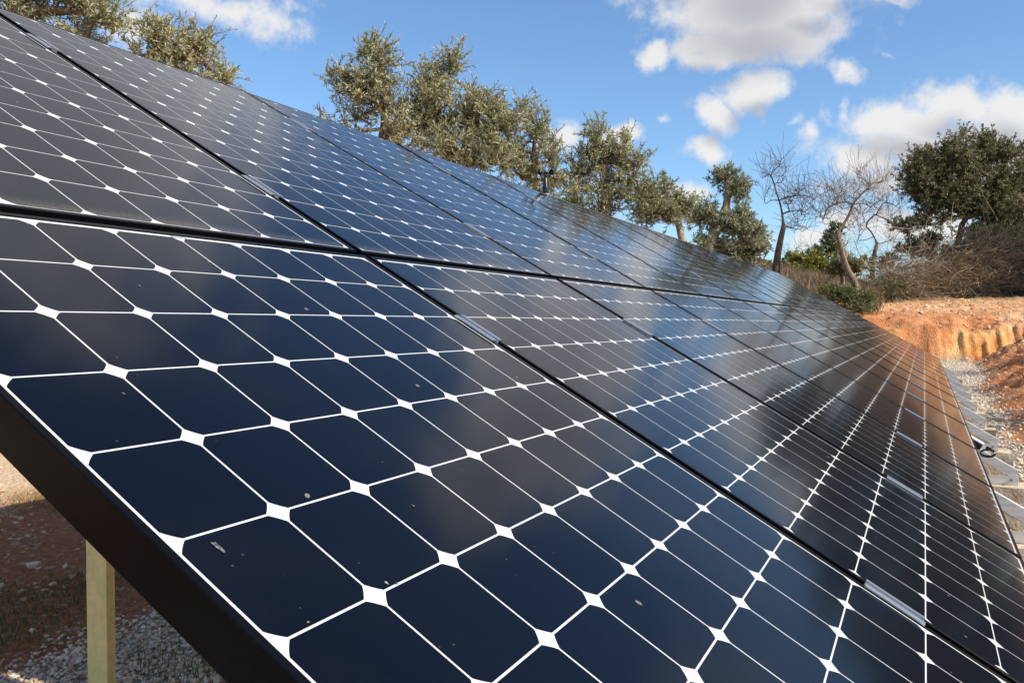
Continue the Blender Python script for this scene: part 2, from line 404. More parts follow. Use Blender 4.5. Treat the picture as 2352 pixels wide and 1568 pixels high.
def terrain(X, Y):
    X = np.asarray(X, float); Y = np.asarray(Y, float)
    s, al = seg_sd(X, Y)
    # grooves left by the digger teeth in the cut face
    groove = np.abs(((al*2.5+.30*np.sin(al*2.3)+.25*np.sin(al*5.1+1)) % 1.0)-.5)*2
    s2 = s-.085*(1-groove**2)*(.35+.65*sm(1.5, 4.5, al))*sm(-.6, -.1, s)*(1-sm(.3, .7, s))*np.clip(.9+2.4*vnoise(al, al*0, .9, 3), .1, 2) + .20*fbm(X, Y, 1.5, 21)+.08*fbm(X, Y, 6, 25)
    wh = .93+.34*fbm(X, Y, .55, 22)+.25*fbm(X, Y, 1.6, 23)
    h_w = wh*sm(-.30, .14, s2) + (1.26-wh)*sm(-.05, 1.5, s+.3*fbm(X, Y, 1.2, 24)) + .12*np.clip(s-.3, 0, 7) + .045*np.clip(s-7.3, 0, 60) + .20*np.clip(Y-.3, 0, 6)*sm(0, 5, s)
    toe = -1.93+.14*fbm(X, 0*Y, .5, 31)-.34*sm(12, 25, X)
    q = toe-Y                          # metres into the south bank
    h_s = .38*np.clip(q, 0, .6)+.40*np.clip(q-.6, 0, 2.4)+.10*np.clip(q-2.8, 0, 60)
    h_s = h_s*sm(-.05, .15, q) + .28*fbm(X, Y, .9, 41)*sm(0, .6, q)
    # north side: flat red soil, then rising gently into the grove
    h_n = .10*np.clip(Y-7.5, 0, 60)*sm(7.5, 10, Y)
    h = np.maximum(np.maximum(h_w*sm(-.5, -.1, s2+.3), h_s), h_n)
    far = np.hypot(X-8, Y)
    h = np.minimum(h, 5.6-.012*np.clip(far-45, 0, 400))
    rough = .035*fbm(X, Y, 1.3, 51)+.02*fbm(X, Y, 5, 61)
    up = sm(.05, .5, h)
    face = sm(.1, .4, h)*(1-sm(.75, 1.1, h))
    h = h+rough*(.5+1.6*up)+.13*fbm(X, Y, 5, 71)*face+.07*fbm(X, Y, 2.6, 74)*sm(.2, 1, s)+.05*fbm(X, Y, 9, 73, 2)*sm(-.1, .4, q)
    return h, s, q
def axis(lo, hi, step, far, grow=1.22):
    a = list(np.arange(lo, hi, step)); st = step; x = lo; pre = []
    while x > -far: st *= grow; x -= st; pre.append(x)
    st = step; x = a[-1]; post = []
    while x < far: st *= grow; x += st; post.append(x)
    return np.array(pre[::-1]+a+post)
gx = np.concatenate([axis(0, 12, .10, 900)[:-1]]); gx = gx[gx < 12]
gx = np.concatenate([gx, np.arange(12, 30, .05)]); st = .05; x = 30
post = []
while x < 1200: st *= 1.18; x += st; post.append(x)
gx = np.concatenate([gx, post])
gy = axis(-4.6, 7.5, .055, 900)
GX, GY = np.meshgrid(gx, gy, indexing='ij')
H, S, Q = terrain(GX, GY)
nx, ny = GX.shape
idx = np.arange(nx*ny).reshape(nx, ny)
quads = np.stack([idx[:-1, :-1], idx[1:, :-1], idx[1:, 1:], idx[:-1, 1:]], -1).reshape(-1, 4)
gravel_edge = 1.62+.25*fbm(GX, GY*0, .8, 81)
grav = ((1-sm(-.06, .14, Q+.25*fbm(GX, GY, 2, 82))))*(1-sm(-.12, .12, GY-gravel_edge+.5*fbm(GX, GY, 3, 83)))*(1-sm(.04, .22, H))
cut = sm(.06, .3, H)*(1-sm(.85, 1.12, H+.3*fbm(GX, GY, 1.5, 84)))*sm(-.7, -.3, S)*(1-sm(.15, .5, S))*np.clip(.6+1.7*fbm(GX, GY, .9, 87), 0, 1)
top = np.maximum(np.maximum(sm(1.2, 3.8, S+1.2*fbm(GX, GY, .8, 85)), sm(.5, 1.5, H+.5*fbm(GX, GY, .8, 89))*sm(.4, 1.2, Q)), 0*GX)
near = 1-sm(10, 14, GX)
pale = sm(3.9, 4.5, GY+.6*fbm(GX, GY, .9, 88))*near*(1-sm(8, 11, GY)); red = (1-sm(3.8, 4.4, GY+.6*fbm(GX, GY, .9, 88)))*sm(.2, .6, GY)*near  # sunlit soil painted paler, its edge set along the array's shadow
veg = sm(4.5, 7, S+.35*GY+1.5*fbm(GX, GY, .4, 86))*sm(14, 18, GX)+sm(9, 12, GY)*(1-sm(14, 18, GX))
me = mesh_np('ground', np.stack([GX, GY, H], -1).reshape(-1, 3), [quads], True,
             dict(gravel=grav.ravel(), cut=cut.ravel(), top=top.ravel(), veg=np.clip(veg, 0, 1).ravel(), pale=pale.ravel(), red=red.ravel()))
m, nt, b = new_mat('earth'); P = gpos(nt)
def att(nt, nme):
    a = nt.nodes.new('ShaderNodeAttribute'); a.attribute_name = nme; return a.outputs['Fac']
n1 = nd(nt, 'ShaderNodeTexNoise', Scale=2.2, Detail=8.0, Roughness=.7); nt.links.new(P, n1.inputs['Vector'])
n2 = nd(nt, 'ShaderNodeTexNoise', Scale=26.0, Detail=6.0, Roughness=.7); nt.links.new(P, n2.inputs['Vector'])
vo = nd(nt, 'ShaderNodeTexVoronoi', Scale=30.0); nt.links.new(P, vo.inputs['Vector'])
vs = nt.nodes.new('ShaderNodeSeparateColor'); nt.links.new(vo.outputs['Color'], vs.inputs[0])
vb = nd(nt, 'ShaderNodeTexVoronoi', Scale=11.0); nt.links.new(P, vb.inputs['Vector'])
vbs = nt.nodes.new('ShaderNodeSeparateColor'); nt.links.new(vb.outputs['Color'], vbs.inputs[0])
soil = ramp(nt, n1.outputs['Fac'], [(.30, (.42, .135, .045)), (.5, (.60, .235, .085)), (.7, (.68, .34, .15))])
soil = mixc(nt, mrange(nt, n2.outputs['Fac'], .45, .72, 0, .35), soil, (.32, .12, .045))
cutc = ramp(nt, n1.outputs['Fac'], [(.36, (.64, .23, .065)), (.48, (.75, .38, .13)), (.64, (.85, .60, .29))])
cutc = mixc(nt, mrange(nt, n2.outputs['Fac'], .5, .7, 0, .4), cutc, (.45, .19, .06))
topc = ramp(nt, n1.outputs['Fac'], [(.34, (.60, .24, .085)), (.5, (.70, .37, .17)), (.66, (.78, .54, .33))])
gravc = ramp(nt, vs.outputs[0], [(0, (.46, .36, .27)), (.5, (.62, .52, .41)), (1, (.76, .67, .55))])
gravc = mixc(nt, mrange(nt, vo.outputs['Distance'], .35, .7, 0, .8), gravc, (.22, .15, .10))
vegc = ramp(nt, n1.outputs['Fac'], [(.35, (.13, .075, .035)), (.55, (.16, .13, .045)), (.7, (.24, .16, .08))])
pebb = mth(nt, 'MULTIPLY', mth(nt, 'LESS_THAN', vo.outputs['Distance'], .36), mth(nt, 'GREATER_THAN', vs.outputs[1], .66))
pebb2 = mth(nt, 'MULTIPLY', mth(nt, 'LESS_THAN', vb.outputs['Distance'], .30), mth(nt, 'GREATER_THAN', vbs.outputs[1], .8))
peb = mth(nt, 'MAXIMUM', pebb, pebb2)
c = mixc(nt, att(nt, 'top'), soil, topc)
c = mixc(nt, mth(nt, 'MULTIPLY', peb, .75), c, (.62, .47, .34))
c = mixc(nt, att(nt, 'cut'), c, cutc)
c = mixc(nt, att(nt, 'pale'), c, mixc(nt, n2.outputs['Fac'], (.70, .46, .25), (.88, .68, .45)))  # sun brightness put into the soil colour beyond the shadow edge
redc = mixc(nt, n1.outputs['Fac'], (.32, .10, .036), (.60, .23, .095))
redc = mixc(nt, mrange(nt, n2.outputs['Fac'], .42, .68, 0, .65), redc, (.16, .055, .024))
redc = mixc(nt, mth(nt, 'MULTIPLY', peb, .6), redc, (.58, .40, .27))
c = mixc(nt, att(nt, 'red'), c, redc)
c = mixc(nt, att(nt, 'veg'), c, vegc)
c = mixc(nt, att(nt, 'gravel'), c, gravc)
nt.links.new(c, b.inputs['Base Color']); b.inputs['Roughness'].default_value = .95; b.inputs['IOR'].default_value = 1.25
hh = mth(nt, 'ADD', mth(nt, 'MULTIPLY', n2.outputs['Fac'], 1.0), mth(nt, 'MULTIPLY', mth(nt, 'SUBTRACT', .6, vo.outputs['Distance']), .5))
bump(nt, b, hh, .9, .05)
M_EARTH = m
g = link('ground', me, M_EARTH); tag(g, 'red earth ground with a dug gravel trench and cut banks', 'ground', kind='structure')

def ground_z(x, y):
    h, _, _ = terrain(np.array([float(x)]), np.array([float(y)])); return float(h[0])

# stones ------------------------------------------------------------
def ico():
    bm = bmesh.new(); bmesh.ops.create_icosphere(bm, subdivisions=1, radius=1.0)
    v = np.array([x.co[:] for x in bm.verts]); f = np.array([[q.index for q in p.verts] for p in bm.faces]); bm.free(); return v, f
IV, IF = ico()
def rotmats(n, r):
    q = r.normal(size=(n, 4)); q /= np.linalg.norm(q, axis=1)[:, None]
    w, x, y, z = q.T
    return np.stack([1-2*(y*y+z*z), 2*(x*y-z*w), 2*(x*z+y*w), 2*(x*y+z*w), 1-2*(x*x+z*z), 2*(y*z-x*w),
                     2*(x*z-y*w), 2*(y*z+x*w), 1-2*(x*x+y*y)], -1).reshape(n, 3, 3)
def stones(name, XY, size, mat, sink=.3, seed=1):
    r = np.random.default_rng(seed); n = len(XY)
    z, _, _ = terrain(XY[:, 0], XY[:, 1])
    V = IV[None]*(1+r.uniform(-.32, .32, (n, len(IV), 1)))
    V = V*r.uniform(.55, 1.25, (n, 1, 3))
    V = np.einsum('nij,nkj->nki', rotmats(n, r), V)*(size[:, None, None])
    V[..., 2] *= .75
    V += np.stack([XY[:, 0], XY[:, 1], z+size*(1-2*sink)*.6], -1)[:, None]
    Fc = (IF[None]+(np.arange(n)*len(IV))[:, None, None]).reshape(-1, 3)
    t = np.repeat(r.random(n), len(IV))
    me = mesh_np(name, V.reshape(-1, 3), [Fc], False, dict(tint=t))
    return link(name, me, mat)
def stonemat(name, stops):
    m, nt, b = new_mat(name)
    a = att(nt, 'tint'); c = ramp(nt, a, stops)
    n = nd(nt, 'ShaderNodeTexNoise', Scale=90.0, Detail=3.0); nt.links.new(gpos(nt), n.inputs['Vector'])
    nt.links.new(mixc(nt, mrange(nt, n.outputs['Fac'], .45, .7, 0, .35), c, (.40, .25, .16)), b.inputs['Base Color'])
    b.inputs['Roughness'].default_value = .9
    return m
M_GRAV = stonemat('gravel_stone', [(0, (.48, .36, .25)), (.5, (.66, .53, .39)), (1, (.82, .71, .57))])
M_ROCK = stonemat('field_stone', [(0, (.44, .20, .09)), (.5, (.60, .36, .20)), (1, (.78, .62, .44))])
r_ = np.random.default_rng(8)
XY = np.stack([.5+3.0*r_.random(26000)**1.4, r_.uniform(.3, 2.0, 26000)], -1)
ed = 1.62+.25*fbm(XY[:, 0], XY[:, 1]*0, .8, 81)+.08*r_.normal(size=len(XY))
XY = XY[XY[:, 1] < ed]
o = stones('gravel', XY, .0035+.0085*r_.random(len(XY))**1.4, M_GRAV, .2, 2)
tag(o, 'pale crushed gravel spread under the near end of the array', 'gravel', kind='stuff')
XY = np.stack([3+24*r_.random(13000)**.8, r_.uniform(-2.9, -1.2, 13000)], -1)
h_, s_, q_ = terrain(XY[:, 0], XY[:, 1]); XY = XY[(q_ < .10+.12*r_.normal(size=len(q_))) & (s_ < -.35)]
o = stones('gravel', XY, r_.uniform(.009, .022, len(XY)), M_GRAV, .2, 3)
tag(o, 'pale pink gravel strip between the concrete blocks and orange bank', 'gravel', kind='stuff')
XY = np.stack([r_.uniform(.8, 7, 5200), r_.uniform(1.4, 8.5, 5200)], -1)
o1 = stones('scattered_stone', XY, (.004+.016*r_.random(len(XY))**2.5)*np.where(r_.random(len(XY)) < .04, 2.0, 1), M_ROCK, .35, 4)
tag(o1, 'small stones scattered over the shaded red soil', 'stones', kind='stuff')
XY = np.concatenate([np.stack([r_.uniform(8, 30, 3200), r_.uniform(-6, -2.0, 3200)], -1), np.stack([r_.uniform(23, 36, 7500), r_.uniform(-6, 5, 7500)], -1)])
h_, s_, q_ = terrain(XY[:, 0], XY[:, 1]); ok = (h_ > .15) & ((s_ > .4) | (s_ < -.4)) & (s_ < 7)
XY = XY[ok]
o2 = stones('scattered_stone', XY, .010+.040*r_.random(len(XY))**4+np.where(r_.random(len(XY)) < .012, .05, 0), M_ROCK, .35, 5)
tag(o2, 'pale stones strewn over the orange bank and terrace', 'stones', kind='stuff')

# ------------------------------------------------------------------ solar array
PZ = 1.30; SN, CS = .5, math.sqrt(.75)
PITCH = .1275; PW, PH = 1.046, 1.559; COLP, ROWP = 1.068, 1.581
TH = .046
def plane_pt(u, v, w):
    return Vector((u, -CS*v+SN*w, PZ-SN*v-CS*w))
ORD = ['first', 'second', 'third', 'fourth', 'fifth', 'sixth', 'seventh', 'eighth', 'ninth', 'tenth', 'eleventh', 'twelfth', 'thirteenth', 'fourteenth', 'fifteenth']
def frame_mesh():
    bm = bmesh.new()
    lip = .0095
    prof = [(0, -TH), (0, -.0012), (.0012, 0), (lip-.0006, 0), (lip, -.0006), (lip, -.0022), (lip+.0, -.006), (.0022, -.006), (.0022, -TH+.002), (.022, -TH+.002), (.022, -TH)]
    rings = []
    for d, z in prof:
        x0, x1, y0, y1 = -PW/2+d, PW/2-d, d, PH-d
        rings.append([bm.verts.new(p) for p in ((x0, y0, z), (x1, y0, z), (x1, y1, z), (x0, y1, z))])
    n = len(rings)
    for a in range(n):
        A_, B_ = rings[a], rings[(a+1) % n]
        for i in range(4):
            bm.faces.new((A_[i], A_[(i+1) % 4], B_[(i+1) % 4], B_[i]))
    bmesh.ops.recalc_face_normals(bm, faces=bm.faces)
    me = bpy.data.meshes.new('frame'); bm.to_mesh(me); bm.free(); return me
def cells_mesh():
    h = .0625; Rc = .0793
    t = math.acos(h/Rc); arc = []
    for q in range(4):
        base = q*math.pi/2
        for k in range(5):
            a = base+t+(math.pi/2-2*t)*k/4
            arc.append((Rc*math.cos(a), Rc*math.sin(a)))
    arc = np.array(arc); n = len(arc)
    V = []; F_ = []
    for j in range(12):
        for i in range(8):
            cx = (i-3.5)*PITCH; cy = PH/2+(j-5.5)*PITCH
            F_.append(np.arange(n)+len(V)*n)
            V.append(np.column_stack([arc[:, 0]+cx, arc[:, 1]+cy, np.full(n, -.00205)]))
    tone = np.repeat(np.random.default_rng(3).random(96), n)
    return mesh_np('cells', np.concatenate(V), [np.array(F_)], attrs=dict(tone=tone))
def sheet_mesh():
    d = .009
    V = [(-PW/2+d, d, -.0022), (PW/2-d, d, -.0022), (PW/2-d, PH-d, -.0022), (-PW/2+d, PH-d, -.0022)]
    V += [(x, y, -.0052) for x, y, z in V]
    return mesh_np('backsheet', V, [np.array([[0, 1, 2, 3], [7, 6, 5, 4], [0, 4, 5, 1], [1, 5, 6, 2], [2, 6, 7, 3], [3, 7, 4, 0]])])
tc_ = bpy.data.curves.new('mark', 'FONT'); tc_.body = 'BenQ'; tc_.size = .0085; tc_.align_x = 'CENTER'; tc_.extrude = .0
to_ = bpy.data.objects.new('mark', tc_); col.objects.link(to_)
bpy.context.view_layer.update()
mark_me = bpy.data.meshes.new_from_object(to_.evaluated_get(bpy.context.evaluated_depsgraph_get()))
bpy.data.objects.remove(to_)
mark_me.transform(Matrix.Translation((0, PH-.0185, -.0011)) @ Matrix.Diagonal((1.5, 1, 1, 1)))
fr_me, ce_me, sh_me = frame_mesh(), cells_mesh(), sheet_mesh()
rot30 = (R(30), 0, 0)
jr = random.Random(4)
for row in (0, 1):
    for k in range(15):
        u = k*COLP+4*PITCH
        v = 6*PITCH+PH/2 - row*ROWP
        e = empty('solar_panel', plane_pt(u, v, 0)); e.rotation_euler = (R(30)+jr.gauss(0, .0006), jr.gauss(0, .0007), 0)
        rn = 'upper' if row else 'lower'
        if k == 0: lab = f'black framed solar panel at the near left end of the {rn} row'
        elif k == 14: lab = f'black framed solar panel at the far end of the {rn} row'
        else: lab = f'black framed solar panel, {ORD[k]} from the near end of the {rn} row'
        tag(e, lab, 'solar panel', 'solar panels of the ground array')
        link('frame', fr_me, M_FRAME, e); link('backsheet', sh_me, M_BACK, e); link('solar_cells', ce_me, M_CELL, e)
        if row == 0 or k < 4: link('printed_mark', mark_me, M_MARK, e)
# dried droppings on the glass of the nearest panel
def blotch(label, x, y, size, seed, tail=0.0):
    d = pdir(x, y); n_ = np.array([0, -SN, CS]); p0 = np.array(plane_pt(0, 0, .0010)); t = ((p0-CAM)@n_)/(d@n_); p = CAM+d*t
    r = np.random.default_rng(seed); mb = MB(); k = 22; ring = []
    wob = r.normal(0, .16, 5)
    for i in range(k):
        a = 2*math.pi*i/k; rr = size*(1+sum(w*math.cos((j+1)*a+j*2.1) for j, w in enumerate(wob))*.8)
        q = Vector((rr*.55*math.cos(a), rr*math.sin(a), 0))
        if q.y < 0: q.y *= 1+tail; q.x *= 1-.5*min(1, tail)*abs(math.sin(a))
        ring.append(mb.bm.verts.new(q))
    c_ = mb.bm.verts.new((0, 0, .0007))
    for i in range(k): mb.bm.faces.new((ring[i], ring[(i+1) % k], c_))
    o = mb.build('bird_dropping', M_DROP, None, True); o.location = p; o.rotation_euler = rot30
    tag(o, label, 'dropping', 'droppings on the near panels')
m, nt, b = new_mat('dried_dropping'); n = nd(nt, 'ShaderNodeTexNoise', Scale=240.0, Detail=4.0); nt.links.new(gpos(nt), n.inputs['Vector'])
nt.links.new(ramp(nt, n.outputs['Fac'], [(.35, (.03, .034, .04)), (.55, (.12, .12, .115)), (.72, (.34, .31, .25))]), b.inputs['Base Color']); b.inputs['Roughness'].default_value = .85
M_DROP = m
blotch('grey tailed dropping near the lower left edge of the nearest panel', 498, 1252, .0050, 1, 1.1)
blotch('tiny pale dropping in the third cell row at the left edge', 284, 903, .0018, 2)
blotch('pale oval dropping in the second cell row of the nearest panel', 320, 656, .0026, 3)
blotch('faint smear above the white diamond near the bottom of the nearest panel', 888, 1337, .0026, 4)
blotch('pale round speck beside the smear near the bottom of the nearest panel', 912, 1338, .0018, 5)
blotch('small dark speck on the second panel of the lower row', 1248, 731, .0034, 6, .4)
blotch('pale smear in a middle cell of the nearest panel', 949, 1160, .0022, 7)
# clamps over the seams
def clamp_mesh():
    mb = MB(); L_ = .104
    mb.prism([(-.021, .0008), (-.021, .0030), (-.008, .0040), (-.0062, -.012), (.0062, -.012), (.008, .0040), (.021, .0030), (.021, .0008), (.0085, .0008), (.0085, -.050), (-.0085, -.050), (-.0085, .0008)], 1, -L_/2, L_/2)
    o = mb.build('clamp', M_CLAMP); me = o.data; bpy.data.objects.remove(o); return me
def bolt_mesh():
    mb = MB(); mb.lathe([(.0055, -.012), (.0055, -.0065), (.003, -.0062), (.003, -.0085)], 8)
    o = mb.build('bolt', M_STEEL); me = o.data; bpy.data.objects.remove(o); return me
cl_me, bo_me = clamp_mesh(), bolt_mesh()
first = True
for k in range(14):
    for row in (0, 1):
        for e_i, j in enumerate((2.45, 9.52)):
            u = k*COLP+8*PITCH+.024; v = j*PITCH-row*ROWP+jr.gauss(0, .004)
            c_ = link('panel_clamp', cl_me, M_CLAMP); c_.location = plane_pt(u, v, 0); c_.rotation_euler = rot30
            tag(c_, f'silver clamp between {ORD[k]} and {ORD[k+1]} panels of the {"upper" if row else "lower"} row, {"bottom" if e_i else "top"} end', 'clamp', 'aluminium clamps in the panel seams')
            b_ = link('bolt', bo_me, M_STEEL, c_)
# row rails under the clamps, plus one added to block sun between rows
for j, nm in ((2.45-12.4, 'topmost'), (9.52-12.4, 'second from top'), (-.2, 'added below the seam between rows to block sun'), (2.45, 'fourth from top'), (9.52, 'lowest')):
    v = j*PITCH
    mb = MB(); mb.box((0, -.028, -TH-.055), (15*COLP-.01, .028, -TH-.017), .002)
    o = mb.build('mounting_rail', M_RAIL); o.location = plane_pt(-.01, v, 0); o.rotation_euler = rot30
    tag(o, f'aluminium rail running under the panels along the row, {nm}', 'rail', 'long rails under the panels')
# unseen strips added under the column seams to block streaks of sun
for k in range(14):
    v_lo = -ROWP+.02; v_hi = -.03 if k == 0 else PH-.03  # first seam left open in the lower row to let a sun streak through
    mb = MB(); mb.box((-.021, -v_hi, -TH-.016), (.021, -v_lo, -TH-.0012), .001)
    o = mb.build('seam_sun_block', M_FRAME); o.location = plane_pt(k*COLP+8*PITCH+.024, 0, 0); o.rotation_euler = rot30
    tag(o, f'added black strip blocking sun under the seam between the {ORD[k]} and {ORD[k+1]} panel columns', 'rail', 'added strips blocking sun through the column seams')
# support frames on concrete blocks
BW = TH+.006
for n in range(11):
    X = .73+1.41*n
    e = empty('support_frame', (X, -1.4, 0))
    v0, v1 = -1.45, 1.85
    mb = MB()
    Mx = Matrix.Translation(plane_pt(0, 0, 0)-Vector((0, -1.4, 0))) @ Matrix.Rotation(R(30), 4, 'X')
    mb.box((-.022, -v1, -BW-.050), (-.019, -v0, -BW)); mb.box((-.019, -v1, -BW-.003), (.022, -v0, -BW)); mb.box((-.019, -v1, -BW-.050), (.022, -v0, -BW-.047))
    mb.xf(Mx)
    for vv in mb.bm.verts:                       # the lower end is cut off level with the block
        if vv.co.z < .2535: vv.co.z = .2535
    mb.build('sloping_beam', M_RAIL, e)
    mb = MB(); mb.prism([(-.172, .256), (.05, .256), (.05, .298), (-.172, .298)], 0, -.036, -.031); mb.prism([(-.172, .2505), (.05, .2505), (.05, .2559), (-.172, .2559)], 0, -.036, .04)
    foot = mb.build('foot_bracket', M_RAIL, e)
    mb = MB(); mb.lathe([(.009, 0), (.009, .006), (.006, .0062), (.006, .012)], 6, Matrix.Translation((-.0361, -.140, .279)) @ Matrix.Rotation(R(-90), 4, 'Y'))
    mb.build('bolt', M_STEEL, foot)
    # upright post of lipped channel, wide face along the row end
    y0 = 1.4+.485; zt = PZ+.455*SN/CS-BW/CS-.03
    mb = MB(); hx, hy = .0105, .031
    mb.prism([(-hx, -hy), (-hx, hy), (hx, hy), (hx, hy-.003), (-hx+.003, hy-.003), (-hx+.003, -hy+.003), (hx-.010, -hy+.003), (hx-.010, -hy+.0015), (hx-.007, -hy+.0015), (hx-.007, -hy+.003), (hx, -hy+.003), (hx, -hy), (hx-.0055, -hy), (hx-.0055, -hy+.001), (hx-.0115, -hy+.001), (hx-.0115, -hy)], 2, -.25, zt)
    for vv in mb.bm.verts: vv.co.y += y0
    mb.build('post', M_ZINC, e)
    mb = MB(); mb.box((-.028, y0-.06, zt-.07), (-.0225, y0+.06, zt+.01), .001); mb.build('post_bracket', M_STEEL, e)
    if n == 0: lab = 'aluminium support frame nearest the camera, its gold zinc post under the panel'
    else: lab = f'aluminium support frame, {ORD[n]} from the near end, its foot on a block'
    tag(e, lab, 'support frame', 'support frames under the array')
    bm = bmesh.new(); bmesh.ops.create_cube(bm, size=1.0)
    bmesh.ops.subdivide_edges(bm, edges=bm.edges, cuts=5, use_grid_fill=True)
    rr = random.Random(n)
    for vv in bm.verts:
        x, y, z = vv.co
        edge = sum(abs(q) > .49 for q in (x, y, z))
        vv.co = Vector((x*.25, y*.60, z*.36)) + Vector((rr.gauss(0, .004), rr.gauss(0, .004), rr.gauss(0, .0012 if z > .49 else .003)))
        if edge >= 2: vv.co.x *= .985-rr.random()*.03; vv.co.y *= .99-rr.random()*.012; vv.co.z -= rr.random()*.006*(z > 0)
    me_ = bpy.data.meshes.new('concrete_block'); bm.to_mesh(me_); bm.free()
    bo = link('concrete_block', me_, M_CONC)
    bo.location = (X+.02+rr.gauss(0, .008), -1.355+rr.gauss(0, .012), .249-.18-.001); bo.rotation_euler = (0, 0, rr.gauss(0, .02))
    tag(bo, ('rough concrete footing block nearest the camera, hidden side under the panel' if n == 0 else f'rough sandy concrete footing block, {ORD[n]} from the near end of its row'), 'concrete block', 'concrete footing blocks along the gravel')
# junction box with looped cable under the lower edge
jx = at(2240, 1010, 4.72)
e = empty('junction_box', jx); e.rotation_euler = (0, 0, R(-4))
Mj = Matrix.Rotation(R(30), 4, 'X')
mb = MB(); mb.box((-.032, -.045, -.036), (.032, .07, -.002), .004).xf(Mj); body_ = mb.build('box_body', M_BLACK, e)
mb = MB(); mb.box((-.034, -.048, -.001), (.034, .073, .008), .003).xf(Mj); mb.build('lid', M_WHITE, e)
mb = MB(); mb.lathe([(.010, 0), (.012, .006), (.012, .014), (.008, .016), (.008, .028)], 12, Matrix.Translation((-.012, -.052, -.040)) @ Matrix.Rotation(R(100), 4, 'X')); mb.build('gland', M_BLACK, body_)
pts = []
for i in range(70):
    t = i/69; a = t*2*math.pi*2.6
    pts.append((-.012+.012*math.sin(a*.37)-.02*t, -.062+.036*math.cos(a+2.6), -.064+.018*math.sin(a+2.6)-.006*t))
pts = [(-.012, -.078, -.046), (-.012, -.092, -.050)]+pts+[(-.03, .06, -.06), (-.03, .20, .0)]
mb = MB(); mb.tube(pts, .0028, 8); mb.build('cable', M_BLACK, e, True)
tag(e, 'small black junction box with white lid and looped cable below the panel edge', 'junction box')

# anemometer on the top edge
base = plane_pt(5.19, -ROWP-.0145-.038, .010)
e = empty('anemometer', base); e.scale = (1.12, 1.12, 1.12); e.rotation_euler = (0, 0, math.atan2(fw[1], fw[0])-math.pi/2)
z0 = .004
mb = MB(); mb.lathe([(.0215, z0), (.0225, z0+.003), (.0225, z0+.036), (.0205, z0+.044), (.0125, z0+.098), (.0105, z0+.104), (.0105, z0+.108)], 32); mb.build('housing', M_BLACK, e, True)
mb = MB(); mb.lathe([(.0102, z0+.1085), (.0108, z0+.110), (.0108, z0+.134), (.016, z0+.1365), (.017, z0+.139), (.009, z0+.1425), (.002, z0+.1432)], 32); hub = mb.build('hub', M_BLACK, e, True)
for ang in (208, 328, 88):
    a = R(ang); ca, sa = math.cos(a), math.sin(a)
    mb = MB(); mb.tube([(ca*.010, sa*.010, z0+.137), (ca*.028, sa*.028, z0+.137)], .0035, 10); arm = mb.build('arm', M_BLACK, hub, True)
    prof = [(.0002, .0)]; Rr = .0185
    outer = [(Rr*math.sin(t), -Rr*math.cos(t)*1.02) for t in np.linspace(.02, math.pi/2, 10)]
    inner = [((Rr-.0016)*math.sin(t), -(Rr-.0016)*math.cos(t)*1.02) for t in np.linspace(math.pi/2, .02, 10)]
    opn = Vector((sa, -ca, 0)) if False else Vector((sa, -ca, 0))
    Q = opn.to_track_quat('Z', 'Y').to_matrix().to_4x4()
    mb = MB(); mb.lathe(outer+inner, 28, Matrix.Translation((ca*.0445, sa*.0445, z0+.1375)) @ Q); mb.build('cup', M_BLACK, hub, True)
mb = MB(); mb.box((-.024, -.022, -.006), (.024, .03, .0035), .001); mb.box((-.03, .024, -.12), (.03, .03, -.0062), .001); mb.build('mounting_plate', M_RAIL, e)
tag(e, 'black three cup anemometer standing on the top edge of the array', 'anemometer')

# ------------------------------------------------------------------ trees
def tubes_from_skeleton(P, par, rad, min_r=0.0):
    """one continuous tube per chain"""
    n = len(P); kids = [[] for _ in range(n)]
    for i in range(n):
        if par[i] >= 0: kids[par[i]].append(i)
    chains = []; stack = [(0, None)]
    while stack:
        s, pre = stack.pop()
        ch = [pre, s] if pre is not None else [s]
        c = s
        while kids[c]:
            ks = sorted(kids[c], key=lambda q: -rad[q])
            for q in ks[1:]: stack.append((q, c))
            c = ks[0]; ch.append(c)
        if len(ch) > 1: chains.append(ch)
    V = []; F3 = []; off = 0; TT = []
    for ch in chains:
        p = P[ch]; m_ = len(ch)
        r = np.array([rad[q] for q in ch])
        if m_ > 1 and par[ch[1]] == ch[0]: r[0] = min(r[0], r[1]*1.15)
        sides = 8 if r.max() > .05 else (5 if r.max() > .012 else 3)
        d = np.gradient(p, axis=0); d /= np.linalg.norm(d, axis=1)[:, None]+1e-9
        ref = np.array([0.31, 0.87, .38]); x = np.cross(d, ref); bad = np.linalg.norm(x, axis=1) < .15
        x[bad] = np.cross(d[bad], [1., 0, 0]); x /= np.linalg.norm(x, axis=1)[:, None]
        for i in range(1, m_):
            x[i] = x[i-1]-d[i]*np.dot(x[i-1], d[i]); x[i] /= np.linalg.norm(x[i])+1e-9
        y = np.cross(d, x); a = np.arange(sides)*2*math.pi/sides
        ring = p[:, None]+r[:, None, None]*(np.cos(a)[None, :, None]*x[:, None]+np.sin(a)[None, :, None]*y[:, None])
        V.append(ring.reshape(-1, 3))
        I = np.arange(m_*sides).reshape(m_, sides)+off
        F3.append(np.stack([I[:-1], np.roll(I[:-1], -1, 1), np.roll(I[1:], -1, 1), I[1:]], -1).reshape(-1, 4)); off += m_*sides
    return np.concatenate(V), np.concatenate(F3)
